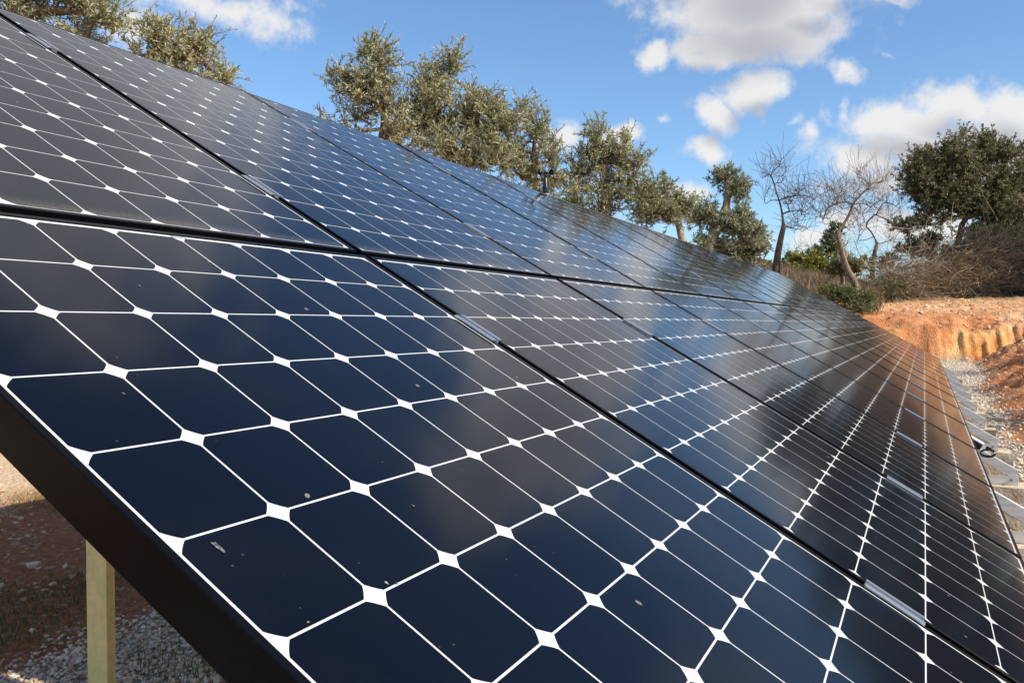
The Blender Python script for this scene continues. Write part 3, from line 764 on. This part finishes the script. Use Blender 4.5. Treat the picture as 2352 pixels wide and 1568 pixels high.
def grow(trunk, blobs, r, wig=.10, limb_seg=7, up=.25, tip_r=.004, expo=.46, rmax=.2, twig=(.12, .3), spread=1.0, twig_n=3, clump=9, dens=1.0, twig_w=.22):
    """trunk: list of points; blobs: (centre, radii(3), n anchors)"""
    P = [np.array(t, float) for t in trunk]; par = [-1]+list(range(len(trunk)-1))
    ntr = len(P); anchors = []
    for c, rad, n in blobs:
        c = np.array(c); rad = np.array(rad); n = int(n*dens)
        # main limb to the blob
        arr = np.array(P); t0 = max(1, int(len(trunk)*.5))
        cand = np.arange(t0, len(P))
        dd = np.linalg.norm(arr[cand]-c, axis=1)+.6*np.clip(arr[cand, 2]-c[2], 0, 9)
        s = cand[np.argmin(dd)]; p0 = arr[s]; p1 = c-np.array([0, 0, rad[2]*.3])
        L = np.linalg.norm(p1-p0); k = max(2, int(limb_seg*min(1, L/.5)))
        last = s; ctrl = (p0+p1)/2+r.normal(0, wig*L, 3)+np.array([0, 0, up*L*.5])
        for i in range(1, k+1):
            t = i/k; q = (1-t)**2*p0+2*t*(1-t)*ctrl+t*t*p1+r.normal(0, wig*.22*L/k, 3)
            P.append(q); par.append(last); last = len(P)-1
        pts = r.normal(size=(n, 3)); pts /= np.linalg.norm(pts, axis=1)[:, None]
        pts *= (r.random((n, 1))**.45)*(.70+.42*r.random((n, 1)))
        if clump:
            m_ = max(2, n//clump); pts = pts[r.integers(0, m_, n)]+r.normal(0, .17, (n, 3))
        anchors += [(c, c+x*rad, rad) for x in pts]
    order = r.permutation(len(anchors))
    order = sorted(order, key=lambda i: np.linalg.norm((anchors[i][1]-anchors[i][0])/anchors[i][2])+.25*r.random())
    cap = len(P)+len(anchors)*3+8; arr = np.zeros((cap, 3)); arr[:len(P)] = P; cnt = len(P)
    tips = []
    mi = min(2, ntr-1)
    for i in order:
        c, a, rad = anchors[i]
        w = arr[mi:cnt]-a; d = np.sqrt((w*w).sum(1))+.5*np.clip(w[:, 2], 0, 9)
        s = int(np.argmin(d))+mi; p0 = arr[s]; L = np.linalg.norm(a-p0)
        k = 2 if L > .12 else 1
        last = s
        for q in range(1, k+1):
            t = q/k; x = p0+(a-p0)*t+r.normal(0, .09*L, 3)*(q < k)
            arr[cnt] = x; par.append(last); last = cnt; cnt += 1
        tips.append(last)
    P = list(arr[:cnt])
    # twigs
    TW = []
    for tnode in tips:
        c = P[tnode]; p = P[par[tnode]]; d = c-p; d = d/(np.linalg.norm(d)+1e-6)
        d = d*.6+np.array([0, 0, up*1.6])+r.normal(0, .45*spread, 3); d /= np.linalg.norm(d)
        L = r.uniform(*twig); last = tnode; x = c.copy(); path = [x.copy()]
        for q in range(twig_n):
            d = d+r.normal(0, twig_w, 3); d /= np.linalg.norm(d)
            x = x+d*L/twig_n; P.append(x.copy()); par.append(last); last = len(P)-1; path.append(x.copy())
        TW.append(np.array(path))
    n = len(P); cntl = np.zeros(n)
    haskid = np.zeros(n, bool)
    for i in range(n):
        if par[i] >= 0: haskid[par[i]] = True
    cntl[~haskid] = 1
    for i in range(n-1, -1, -1):
        if par[i] >= 0: cntl[par[i]] += cntl[i]
    rad = np.minimum(tip_r*cntl**expo, rmax)
    return np.array(P), par, rad, TW
def leaves(TW, per, size, r, aspect=.24, tintbias=None, droop=.0):
    T = np.array(TW); n = len(T)                # n,k,3
    k = T.shape[1]-1
    u = r.random((n, per))*.98+.02; seg = np.minimum((u*k).astype(int), k-1); f = u*k-seg
    ii = np.arange(n)[:, None]
    p = T[ii, seg]*(1-f[..., None])+T[ii, seg+1]*f[..., None]
    d = T[ii, seg+1]-T[ii, seg]; d /= np.linalg.norm(d, axis=2)[..., None]+1e-9
    ax = d*.55+r.normal(0, .62, (n, per, 3)); ax[..., 2] += .15-droop; ax /= np.linalg.norm(ax, axis=2)[..., None]
    sd = np.cross(ax, r.normal(size=(n, per, 3))); sd /= np.linalg.norm(sd, axis=2)[..., None]+1e-9
    L = size*r.uniform(.65, 1.3, (n, per, 1)); W = L*aspect
    nrm = np.cross(ax, sd)
    A0 = p; A1 = p+ax*L*.45+sd*W*.5+nrm*W*.12; A2 = p+ax*L; A3 = p+ax*L*.45-sd*W*.5+nrm*W*.12
    V = np.stack([A0, A1, A2, A3], 2).reshape(-1, 3)
    Fq = np.arange(len(V)).reshape(-1, 4)
    tw = r.random((n, 1))*.5 if tintbias is None else tintbias[:, None]
    t = np.clip(tw+r.random((n, per))*.5, 0, 1)
    return V, Fq, np.repeat(t.ravel(), 4)
def tree(name, label, cat, trunk, blobs, seed, bark_m, leaf_m=None, per=14, lsize=.055, aspect=.24, group=None, trunk_r=None, **kw):
    r = np.random.default_rng(seed)
    P, par, rad, TW = grow(trunk, blobs, r, **kw)
    if trunk_r is not None:
        nt_ = len(trunk)
        for i in range(nt_): rad[i] = max(rad[i], trunk_r*(1-.45*i/max(1, nt_-1)))
        rad[0] *= 1.25
    b0 = np.array(trunk[0])
    e = empty(name, b0)
    V, Fq = tubes_from_skeleton(P-b0, par, rad)
    link('trunk', mesh_np('trunk', V, [Fq], True), bark_m, e)
    if leaf_m:
        # clumps of the crown differ a little in tone
        base = np.array([t[0] for t in TW]); tb = np.clip(.25+.55*fbm(base[:, 0]+base[:, 2], base[:, 1]-base[:, 2]*.7, 2.2, seed, 2)+r.normal(0, .10, len(TW)), 0, .6)
        V, Fq, t = leaves([q-b0 for q in TW], per, lsize, r, aspect, tb)
        link('crown', mesh_np('crown', V, [Fq], False, dict(tint=t)), leaf_m, e)
    tag(e, label, cat, group)
    return e
def B(x, y, d, rx, ry, n, dz=.8):
    """crown blob from its place and size in the view, at distance d"""
    k = KB*d*DS/F
    return (at(x, y, d), (rx*k, rx*k*dz, ry*k), n)
def trunk_to(x, y, d, lean=(0, 0), k=7, seed=0, base=None):
    r = np.random.default_rng(900+seed); top_ = at(x, y, d)
    b = np.array([top_[0]+lean[0], top_[1]+lean[1], 0.0]) if base is None else np.array(base, float)
    b[2] = ground_z(b[0], b[1])-.15
    pts = [b+(top_-b)*t+np.array([*r.normal(0, .05, 2), 0])*math.sin(math.pi*t) for t in np.linspace(0, 1, k)]
    return pts
DS = 1.5
KB = .95
GO = 'olive trees behind the array'
olive = dict(bark_m=M_BARK, leaf_m=M_OLIVE, per=22, lsize=.072, tip_r=.0042, twig=(.10, .42), clump=8, dens=.95)
tree('olive_tree', 'tall olive tree at the top left corner, its crown cut by the frame', 'tree', trunk_to(60, 330, 7.2, (.3, .1), seed=1),
     [B(60, 20, 7.2, 120, 80, 190), B(190, 10, 7.2, 90, 70, 150), B(-80, -20, 7.2, 120, 120, 120), B(120, -90, 7.2, 150, 90, 150), B(245, 45, 7.1, 46, 36, 44), B(40, 130, 7.2, 100, 60, 70), B(190, 85, 7.2, 55, 34, 50)], 101, group=GO, **olive)
tree('olive_tree', 'small thin crowned olive standing right of the corner tree', 'tree', trunk_to(400, 400, 7.8, (.2, .1), seed=2),
     [B(360, 75, 7.8, 36, 46, 60), B(415, 120, 7.8, 62, 50, 120), B(470, 130, 7.8, 45, 48, 75), B(515, 178, 7.8, 30, 34, 36), B(335, 135, 7.8, 42, 34, 50), B(440, 205, 7.8, 90, 50, 110), B(450, 85, 7.8, 22, 26, 18)], 102, group=GO, **olive)
tree('olive_tree', 'twin topped olive whose left spires rise highest above the array', 'tree', trunk_to(850, 430, 8.4, (.2, .2), seed=3),
     [B(875, 150, 8.4, 48, 56, 110), B(800, 200, 8.4, 46, 42, 75), B(850, 225, 8.4, 74, 48, 140), B(905, 240, 8.4, 40, 50, 60), B(800, 290, 8.4, 60, 40, 60), B(900, 310, 8.4, 80, 44, 100), B(760, 185, 8.4, 18, 26, 14), B(840, 128, 8.4, 18, 22, 16)], 103, group=GO, **olive)
tree('olive_tree', 'broad dense olive sloping down to the right behind the array', 'tree', trunk_to(1060, 480, 8.6, (.1, .2), seed=4),
     [B(995, 180, 8.6, 48, 44, 95), B(1030, 165, 8.6, 34, 36, 50), B(1000, 265, 8.6, 76, 60, 190), B(1090, 265, 8.6, 72, 56, 190), B(1150, 300, 8.5, 60, 50, 150), B(1060, 345, 8.5, 110, 50, 210), B(1130, 365, 8.5, 70, 40, 110), B(1115, 235, 8.6, 30, 28, 36), B(955, 300, 8.6, 50, 50, 80), B(1185, 260, 8.6, 26, 26, 26)], 104, group=GO, **olive)
tree('olive_tree', 'sparse olive behind the anemometer with blue sky showing through', 'tree', trunk_to(1240, 500, 9.2, (.1, .2), seed=5),
     [B(1235, 285, 9.2, 42, 34, 60), B(1215, 340, 9.2, 46, 40, 60), B(1260, 360, 9.2, 42, 44, 48), B(1200, 400, 9.2, 50, 34, 70), B(1275, 420, 9.2, 46, 34, 60), B(1240, 450, 9.2, 60, 34, 70), B(1170, 370, 9.2, 34, 34, 50)], 105, group=GO, **olive)
tree('olive_tree', 'olive with a dark leaning fork, just right of the anemometer', 'tree', trunk_to(1392, 420, 9.4, (-.35, -.1), seed=6),
     [B(1372, 335, 9.4, 44, 36, 80), B(1345, 385, 9.4, 46, 40, 90), B(1420, 360, 9.4, 46, 46, 100), B(1455, 385, 9.4, 34, 44, 60), B(1320, 430, 9.4, 40, 30, 60), B(1400, 440, 9.4, 70, 34, 110), B(1470, 440, 9.4, 46, 32, 60), B(1380, 475, 9.4, 90, 30, 90), B(1440, 325, 9.4, 12, 16, 8), B(1370, 308, 9.4, 16, 14, 12), B(1310, 470, 9.4, 50, 30, 60), B(1490, 470, 9.4, 44, 30, 60), B(1530, 500, 9.4, 36, 26, 40)], 106, group=GO, trunk_r=.10, **olive)
tree('olive_tree', 'low pruned olive with a bare pale trunk bending up from the array edge', 'tree', [at(1570, 560, 12)+np.array([0, 0, -1.2]), at(1568, 560, 12), at(1558, 510, 12), at(1545, 470, 12), at(1528, 428, 12)],
     [B(1535, 420, 12, 16, 14, 22), B(1552, 475, 12, 32, 30, 70), B(1520, 480, 12.3, 46, 40, 90), B(1585, 480, 12, 30, 36, 70), B(1500, 450, 12.3, 30, 34, 50), B(1480, 500, 12.3, 40, 26, 50)], 107, M_BARKP, M_OLIVEG, per=17, lsize=.085, group=GO, trunk_r=.075, tip_r=.0042, dens=1.5)
DS = 1.13; KB = .86
# pruned olive with pompom clumps
tree('olive_tree', 'pruned olive of separate round clumps on thick bare curved limbs', 'tree', [at(1610, 640, 13)+np.array([0, 0, -1.3]), at(1612, 600, 13), at(1628, 560, 13), at(1648, 520, 13), at(1668, 475, 13), at(1672, 440, 13), at(1670, 410, 13)],
     [B(1658, 408, 13, 36, 18, 60), B(1690, 432, 13, 44, 30, 120), B(1665, 392, 13, 12, 14, 14), B(1628, 500, 13, 40, 40, 130), B(1712, 525, 13, 46, 40, 140), B(1732, 545, 13, 40, 30, 80), B(1680, 515, 13, 40, 26, 80), B(1700, 490, 13, 30, 20, 40), B(1612, 565, 13, 34, 26, 50), B(1660, 560, 13, 30, 20, 30)], 108, M_BARKP, M_OLIVEG, per=16, lsize=.065, group=GO, trunk_r=.10, tip_r=.0042, twig=(.08, .18), dens=1.35, clump=4)
tree('olive_tree', 'bushy dark green olive filling in below the pruned olive', 'tree', trunk_to(1715, 640, 16, seed=9),
     [B(1700, 580, 16, 50, 36, 120), B(1735, 575, 16, 34, 44, 100), B(1690, 615, 16, 80, 30, 100), B(1660, 580, 16, 30, 24, 40)], 109, M_BARK, M_CAROB, per=16, lsize=.085, aspect=.35, group=GO, tip_r=.004)
DS = 1.3
tree('sapling', 'leafless thin sapling poking up beside the twin topped olive', 'sapling', [at(735, 330, 8), at(735, 290, 8), at(736, 262, 8)], [B(736, 252, 8, 12, 18, 14)], 110, M_BARKD, None, tip_r=.0035, twig=(.06, .14))

DS = 1.42; KB = .92
# bare almond trees
GB = 'leafless trees at the end of the array'
bare = dict(leaf_m=None, tip_r=.0052, twig=(.35, 1.05), spread=.8, up=.30, twig_n=4, expo=.37, clump=3, wig=.12, dens=.62, twig_w=.11)
def base_on(x, y, d):
    p = at(x, y, d); p[2] = ground_z(p[0], p[1])-.1; return p
tree('bare_tree', 'leafless tree with a broken stump and upright dark leader', 'tree', [base_on(1783, 650, 20), at(1783, 612, 20), at(1787, 580, 20), at(1794, 545, 20), at(1800, 520, 20)],
     [B(1770, 395, 20, 26, 24, 40), B(1795, 410, 20, 22, 34, 40), B(1830, 440, 20, 44, 34, 90), B(1850, 480, 20, 44, 26, 80), B(1760, 460, 20, 20, 30, 26), B(1830, 520, 20, 44, 28, 60), B(1812, 470, 20, 34, 40, 60), B(1870, 450, 20.2, 30, 24, 40), B(1790, 375, 20, 22, 18, 24), B(1752, 405, 20, 14, 14, 10)], 201, M_BARKD, group=GB, trunk_r=.15, rmax=.075, **bare)
tree('bare_tree', 'large leafless almond with a bent reddish trunk and pale spreading twigs', 'tree', [base_on(1966, 690, 19), at(1965, 655, 19), at(1958, 640, 19), at(1945, 618, 19), at(1936, 590, 19), at(1930, 560, 19), at(1922, 535, 19)],
     [B(1960, 460, 19, 40, 34, 80), B(1990, 430, 19, 40, 26, 70), B(2020, 415, 19, 34, 18, 50), B(1930, 455, 19, 40, 40, 90), B(1900, 470, 19, 40, 34, 80), B(1890, 500, 19, 46, 20, 60), B(2000, 470, 19, 44, 16, 44), B(1968, 400, 19, 18, 24, 22), B(1950, 520, 19, 30, 30, 40), B(1915, 430, 19, 30, 26, 40), B(1975, 382, 19, 10, 16, 8)], 202, M_BARKA, group=GB, trunk_r=.14, rmax=.07, **bare)
tree('bare_tree', 'small dark forked leafless tree in front of the big dark tree', 'tree', [base_on(2002, 640, 24), at(2005, 600, 24), at(2010, 575, 24), at(2014, 560, 24)],
     [B(1985, 510, 24, 24, 30, 50), B(2010, 485, 24, 28, 28, 50), B(2045, 500, 24, 30, 34, 60), B(2030, 460, 24, 26, 22, 40), B(2050, 545, 24, 34, 18, 36), B(1970, 545, 24, 16, 24, 22), B(2062, 470, 24, 24, 24, 36)], 203, M_BARKD, group=GB, trunk_r=.12, rmax=.07, **bare)
tree('bare_tree', 'low faint leafless tree far behind the round green bush', 'tree', [base_on(1840, 640, 34), at(1840, 590, 34)], [B(1838, 572, 34, 40, 16, 50), B(1810, 575, 34, 24, 14, 22), B(1870, 568, 34, 24, 14, 24)], 204, M_BARKD, group=GB, trunk_r=.10, **bare)
# thin pale saplings in the scrub
for i, (x, y0, y1, d, lab) in enumerate(((1938, 640, 560, 22, 'thin pale leafless saplings left of the dark forked tree'), (2290, 690, 600, 25.0, 'pale lichen covered leafless shrub at the right frame edge'))):
    big = i == 1
    tree('bare_shrub', lab, 'shrub', [base_on(x, y0, d), at(x, y0-25, d), at(x+8, (y0+y1)/2, d), at(x+(26 if big else 6), y1+20, d)],
         [B(x+30, y1+5, d, 30, 28, 30), B(x-6, y1+10, d, 24, 30, 26), B(x+50, y1+30, d, 34, 20, 26)] if big else [B(x, y1, d, 26, 34, 26), B(x+14, y1+20, d, 24, 30, 20)], 210+i, M_BARKL, None, tip_r=.006, twig=(.2, .5), trunk_r=.07 if big else .03, up=.3)

# dark evergreens on the right, some of them beyond the frame and seen in the glass
GD = 'dark evergreen trees on the right'
dark = dict(bark_m=M_BARKD, leaf_m=M_CAROB, per=26, lsize=.135, aspect=.34, tip_r=.007, twig=(.25, .65), rmax=.13, dens=1.6)
KB = .98
tree('evergreen_tree', 'big dark evergreen with forked trunk and domed crown above the brush', 'tree', [base_on(2196, 660, 26), at(2196, 600, 26), at(2200, 560, 26), at(2210, 515, 26), at(2220, 500, 26)],
     [B(2130, 379, 26, 56, 36, 110), B(2200, 354, 26, 66, 34, 140), B(2285, 354, 26, 60, 36, 120), B(2100, 439, 26, 40, 44, 90), B(2150, 449, 26, 50, 46, 120), B(2230, 419, 26, 66, 44, 160), B(2310, 419, 26, 60, 46, 130), B(2250, 479, 26, 60, 34, 110), B(2130, 509, 26, 40, 24, 50), B(2310, 489, 26, 70, 40, 120), B(2090, 399, 26, 24, 24, 30), B(2265, 334, 26, 34, 18, 40), B(2075, 524, 26, 40, 16, 30), B(2280, 549, 26, 70, 34, 110), B(2185, 479, 26, 40, 34, 80), B(2250, 569, 26, 40, 26, 60), B(2330, 569, 26, 50, 40, 90), B(2150, 399, 26, 40, 40, 80), B(2175, 429, 26, 40, 40, 80)], 301, group=GD, trunk_r=.19, **dark)
tree('evergreen_tree', 'dark evergreen behind, cut off by the right edge of the photo', 'tree', trunk_to(2400, 520, 29, seed=31),
     [B(2345, 400, 29, 44, 54, 100), B(2420, 370, 29, 70, 70, 140), B(2350, 490, 29, 70, 50, 130), B(2480, 450, 29, 90, 70, 140), B(2290, 540, 29, 80, 34, 110), B(2400, 560, 29, 120, 50, 140), B(2320, 600, 29, 90, 34, 120), B(2330, 520, 29, 70, 50, 130), B(2330, 450, 29, 70, 60, 120), B(2240, 590, 29, 60, 26, 70)], 302, group=GD, **dark)
for i, (az, d, hgt) in enumerate(((-8.6, 47, 9.6), (-11.6, 39, 8.2), (-14.6, 45, 9.2), (-17.8, 43, 8.8), (-21.5, 41, 8.4))):
    p = CAM+np.array([math.cos(R(az)), math.sin(R(az)), 0])*d; gz = ground_z(p[0], p[1]); p[2] = gz
    q = lambda dx, dz: np.array([p[0]+dx*math.sin(R(az)), p[1]-dx*math.cos(R(az)), gz+dz])
    tree('evergreen_tree', f'evergreen standing beyond the right edge, {ORD[i]} of five past the frame', 'tree', [p-np.array([0, 0, .2]), q(0, .8), q(.1, 1.7)],
         [(q(-1.6, hgt*.62), (2.3, 1.8, hgt*.27), 160), (q(1.6, hgt*.6), (2.3, 1.8, hgt*.27), 160), (q(0, hgt*.8), (2.0, 1.6, hgt*.2), 150), (q(0, hgt*.42), (3.0, 2.0, hgt*.22), 200), (q(-1, hgt*.18), (3.0, 2.0, hgt*.2), 200), (q(1.4, hgt*.18), (3.0, 2.0, hgt*.2), 200)], 310+i, group=GD, **dark)
# shade trees south of the trench, their shadows fall on the right bank
for i, (x, y, hgt) in enumerate(((10.2, -6.4, 2.7), (15.0, -7.0, 3.2), (20.5, -7.6, 3.4))):
    gz = ground_z(x, y)
    tree('bare_tree', ['leafless tree on the south bank, nearest of three beyond the frame', 'leafless tree on the south bank, middle of three beyond the frame', 'leafless tree on the south bank, farthest of three beyond the frame'][i], 'tree',
         [np.array([x, y, gz-.1]), np.array([x+.05, y, gz+.7]), np.array([x-.05, y+.1, gz+1.3])],
         [(np.array([x-.6, y, gz+hgt*.62]), (.8, .7, .7), 60), (np.array([x+.7, y+.1, gz+hgt*.65]), (.8, .7, .7), 60), (np.array([x, y-.1, gz+hgt*.85]), (.8, .7, .6), 60)], 320+i, M_BARKD, None, tip_r=.008, twig=(.3, .6), trunk_r=.12, up=.3, group=GB)

# bushes
def bush(name, label, cat, blobs, seed, mat, per=14, lsize=.1, aspect=.4, group=None, **kw):
    c = blobs[0][0]; gz = ground_z(c[0], c[1])
    p = np.array([c[0], c[1], gz-.1])
    return tree(name, label, cat, [p, p+np.array([.02, .0, .15]), p+np.array([0, .02, .3])], blobs, seed, M_BARKD, mat, per=per, lsize=lsize, aspect=aspect, group=group, tip_r=.004, twig=(.12, .32), **kw)
GS = 'shrubs on the far bank'
bush('bush', 'rounded yellow green bush between the two leafless trees', 'bush', [B(1855, 605, 27, 52, 34, 230), B(1812, 614, 27, 32, 28, 100), B(1898, 618, 27, 32, 28, 90), B(1850, 635, 27, 66, 26, 130)], 401, M_BUSH, 15, .16, .42, GS)
bush('bush', 'small dark green bush behind the bent almond trunk', 'bush', [B(1932, 616, 20.5, 30, 20, 130), B(1962, 618, 20.5, 20, 16, 60)], 402, M_CAROB, 16, .12, .45, GS)
bush('bush', 'tall grey green bush far behind the bent almond', 'bush', [B(1905, 560, 34, 32, 36, 120), B(1880, 590, 34, 30, 26, 70), B(1925, 590, 34, 28, 30, 70), B(1915, 530, 34, 24, 22, 50)], 403, M_SHRUB, 15, .19, .3, GS)
bush('bush', 'leafy shrub at the almond foot beside the array corner', 'bush', [B(1915, 675, 18, 36, 18, 130), B(1945, 690, 18, 34, 20, 120), B(1990, 690, 18.5, 32, 22, 120), B(1965, 708, 18, 34, 12, 80)], 404, M_SHRUB, 15, .08, .4, GS)
bush('bush', 'green shrub in front of the brush pile', 'bush', [B(2050, 660, 21, 36, 14, 90), B(2030, 680, 21, 40, 10, 60)], 405, M_SHRUB, 14, .085, .4, GS)
bush('bush', 'dark dense bush under the big evergreen', 'bush', [B(2130, 560, 27, 46, 24, 130), B(2090, 570, 27, 34, 22, 80), B(2180, 590, 27, 50, 24, 100)], 406, M_CAROB, 16, .18, .4, GS)
bush('bush', 'tall dark bush right of the forked trunk under the evergreens', 'bush', [B(2280, 560, 27.5, 60, 34, 150), B(2340, 590, 27.5, 50, 34, 100), B(2240, 600, 27.5, 40, 26, 80)], 407, M_SHRUB, 16, .18, .4, GS)
bush('bush', 'low yellow green scrub on the skyline left of the bush', 'bush', [B(1760, 612, 30, 46, 10, 70), B(1725, 610, 30, 40, 10, 60)], 408, M_BUSH, 14, .15, .4, GS)
bush('bush', 'green scrub beyond the brush behind the dark forked tree', 'bush', [B(2035, 600, 30, 40, 16, 80), B(1985, 605, 30, 30, 14, 60)], 409, M_BUSH, 14, .15, .4, GS)

# brush heaps of cut branches
def heap(label, x, y, d, rx, ry, n, seed):
    r = np.random.default_rng(seed); c = at(x, y, d); gz = ground_z(c[0], c[1])
    hx = rx/F*d*DS; hz = ry/F*d*DS
    chains = []; V = []; Fc = []; off = 0
    for i in range(n):
        q = r.normal(0, .42, 3); p = np.array([q[0]*hx, q[1]*.9, abs(q[2])*hz*1.15])
        lateral = p[0]
        p = lateral*np.array([rt[0], rt[1], 0])+q[1]*1.2*np.array([fw[0], fw[1], 0])+np.array([0, 0, abs(q[2])*hz*1.75])
        dr = r.normal(size=3)*np.array([1, 1, .42]); dr /= np.linalg.norm(dr); L = r.uniform(.5, 2.1); k = 5
        pts = [p]; 
        for s in range(k):
            dr = dr+r.normal(0, .22, 3); dr /= np.linalg.norm(dr); pts.append(pts[-1]+dr*L/k)
        pts = np.array(pts); pts[:, 2] = np.maximum(pts[:, 2], .0)
        rad = np.linspace(1, .35, k+1)*r.choice([.007, .010, .014, .030], p=[.45, .35, .16, .04])
        a = np.arange(3)*2*math.pi/3; dd = np.gradient(pts, axis=0); dd /= np.linalg.norm(dd, axis=1)[:, None]+1e-9
        xx = np.cross(dd, [.3, .2, .9]); xx /= np.linalg.norm(xx, axis=1)[:, None]+1e-9; yy = np.cross(dd, xx)
        ring = pts[:, None]+rad[:, None, None]*(np.cos(a)[None, :, None]*xx[:, None]+np.sin(a)[None, :, None]*yy[:, None])
        V.append(ring.reshape(-1, 3)); I = np.arange((k+1)*3).reshape(k+1, 3)+off
        Fc.append(np.stack([I[:-1], np.roll(I[:-1], -1, 1), np.roll(I[1:], -1, 1), I[1:]], -1).reshape(-1, 4)); off += (k+1)*3
    o = link('brush_heap', mesh_np('brush_heap', np.concatenate(V), [np.concatenate(Fc)]), M_STICK); o.location = (c[0], c[1], gz-.05)
    tag(o, label, 'brush heap', 'heaps of cut branches')
heap('heap of grey brown cut branches right behind the almond trunk', 2050, 660, 22.5, 80, 62, 1100, 501)
heap('tall tangled heap of cut branches below the forked evergreen trunk', 2160, 660, 23.5, 100, 74, 1900, 502)
heap('dark brown heap of cut branches left of the lichen shrub', 2250, 665, 24, 80, 78, 1700, 503)
heap('heap of cut branches cut off by the right edge of the photo', 2350, 670, 24, 90, 86, 1800, 504)

# grasses
def grass(name, label, cat, XY, hgt, mat, seed, tb=(0, 1), wid=.004):
    r = np.random.default_rng(seed); n = len(XY); z, _, _ = terrain(XY[:, 0], XY[:, 1])
    p = np.stack([XY[:, 0], XY[:, 1], z-.01], -1); h = hgt*r.uniform(.5, 1.3, n)
    ln = r.normal(0, .38, (n, 2)); sdv = r.normal(size=(n, 2)); sdv /= np.linalg.norm(sdv, axis=1)[:, None]
    sdv = np.column_stack([sdv, np.zeros(n)])*wid
    mid = p+np.column_stack([ln*h[:, None]*.3, h*.6]); tip = p+np.column_stack([ln*h[:, None], h*.95])
    V = np.stack([p-sdv, p+sdv, mid+sdv*.7, mid-sdv*.7, tip], 1).reshape(-1, 3)
    o5 = np.arange(n)*5
    t = np.repeat(r.uniform(*tb, n), 5)
    me = mesh_np(name, V, [np.stack([o5, o5+1, o5+2, o5+3], -1), np.stack([o5+3, o5+2, o5+4], -1)], False, dict(tint=t))
    o = link(name, me, mat); tag(o, label, cat, kind='stuff'); return o
def clumps(cs, n, sd, r):
    return np.concatenate([np.array(c)+r.normal(0, sd, (n, 2)) for c in cs])
r_ = np.random.default_rng(77)
def gpt(x, y, h=0.0):     # where a view ray meets the flat ground
    d = pdir(x, y); t = (h-CAM[2])/d[2]; q = CAM+d*t; return (q[0], q[1])
cs = [gpt(x, y) for x, y in ((60, 1140), (110, 1145), (30, 1165), (200, 1160), (80, 1365), (130, 1350), (180, 1340), (20, 1370), (240, 1330), (40, 1390), (0, 1440), (30, 1450), (10, 1470), (170, 1165), (150, 1400), (-10, 1455))]
grass('grass', 'short green grass tufts on the shaded red soil', 'grass', clumps(cs, 260, .15, r_), .030, M_GRASS, 601, (0, .9), .0020)
cs = [gpt(x, y) for x, y in ((340, 1510), (460, 1520), (350, 1540), (420, 1530), (470, 1550), (490, 1560), (300, 1530))]
grass('grass', 'thin grass blades growing through the gravel under the array', 'grass', clumps(cs, 22, .07, r_), .085, M_GRASS, 602, (0, .8), .0016)
XY = np.stack([r_.uniform(24, 46, 34000), r_.uniform(-3, 14, 34000)], -1)
h_, s_, q_ = terrain(XY[:, 0], XY[:, 1]); keep = (s_ > 2.2+1.2*fbm(XY[:, 0], XY[:, 1], .7, 91)) & (XY[:, 1] > -.4+.9*fbm(XY[:, 0], XY[:, 1], .5, 92)+.12*(XY[:, 0]-27))
grass('dry_grass', 'dry straw coloured grass on the rise beyond the array', 'grass', XY[keep], .58, M_DRY, 603, (0, 1), .011)
XY = np.stack([r_.uniform(-6, 17, 9000), r_.uniform(7, 16, 9000)], -1)
grass('dry_grass', 'thin grass under the olive trees behind the array', 'grass', XY, .18, M_DRY, 604, (.3, 1), .005)
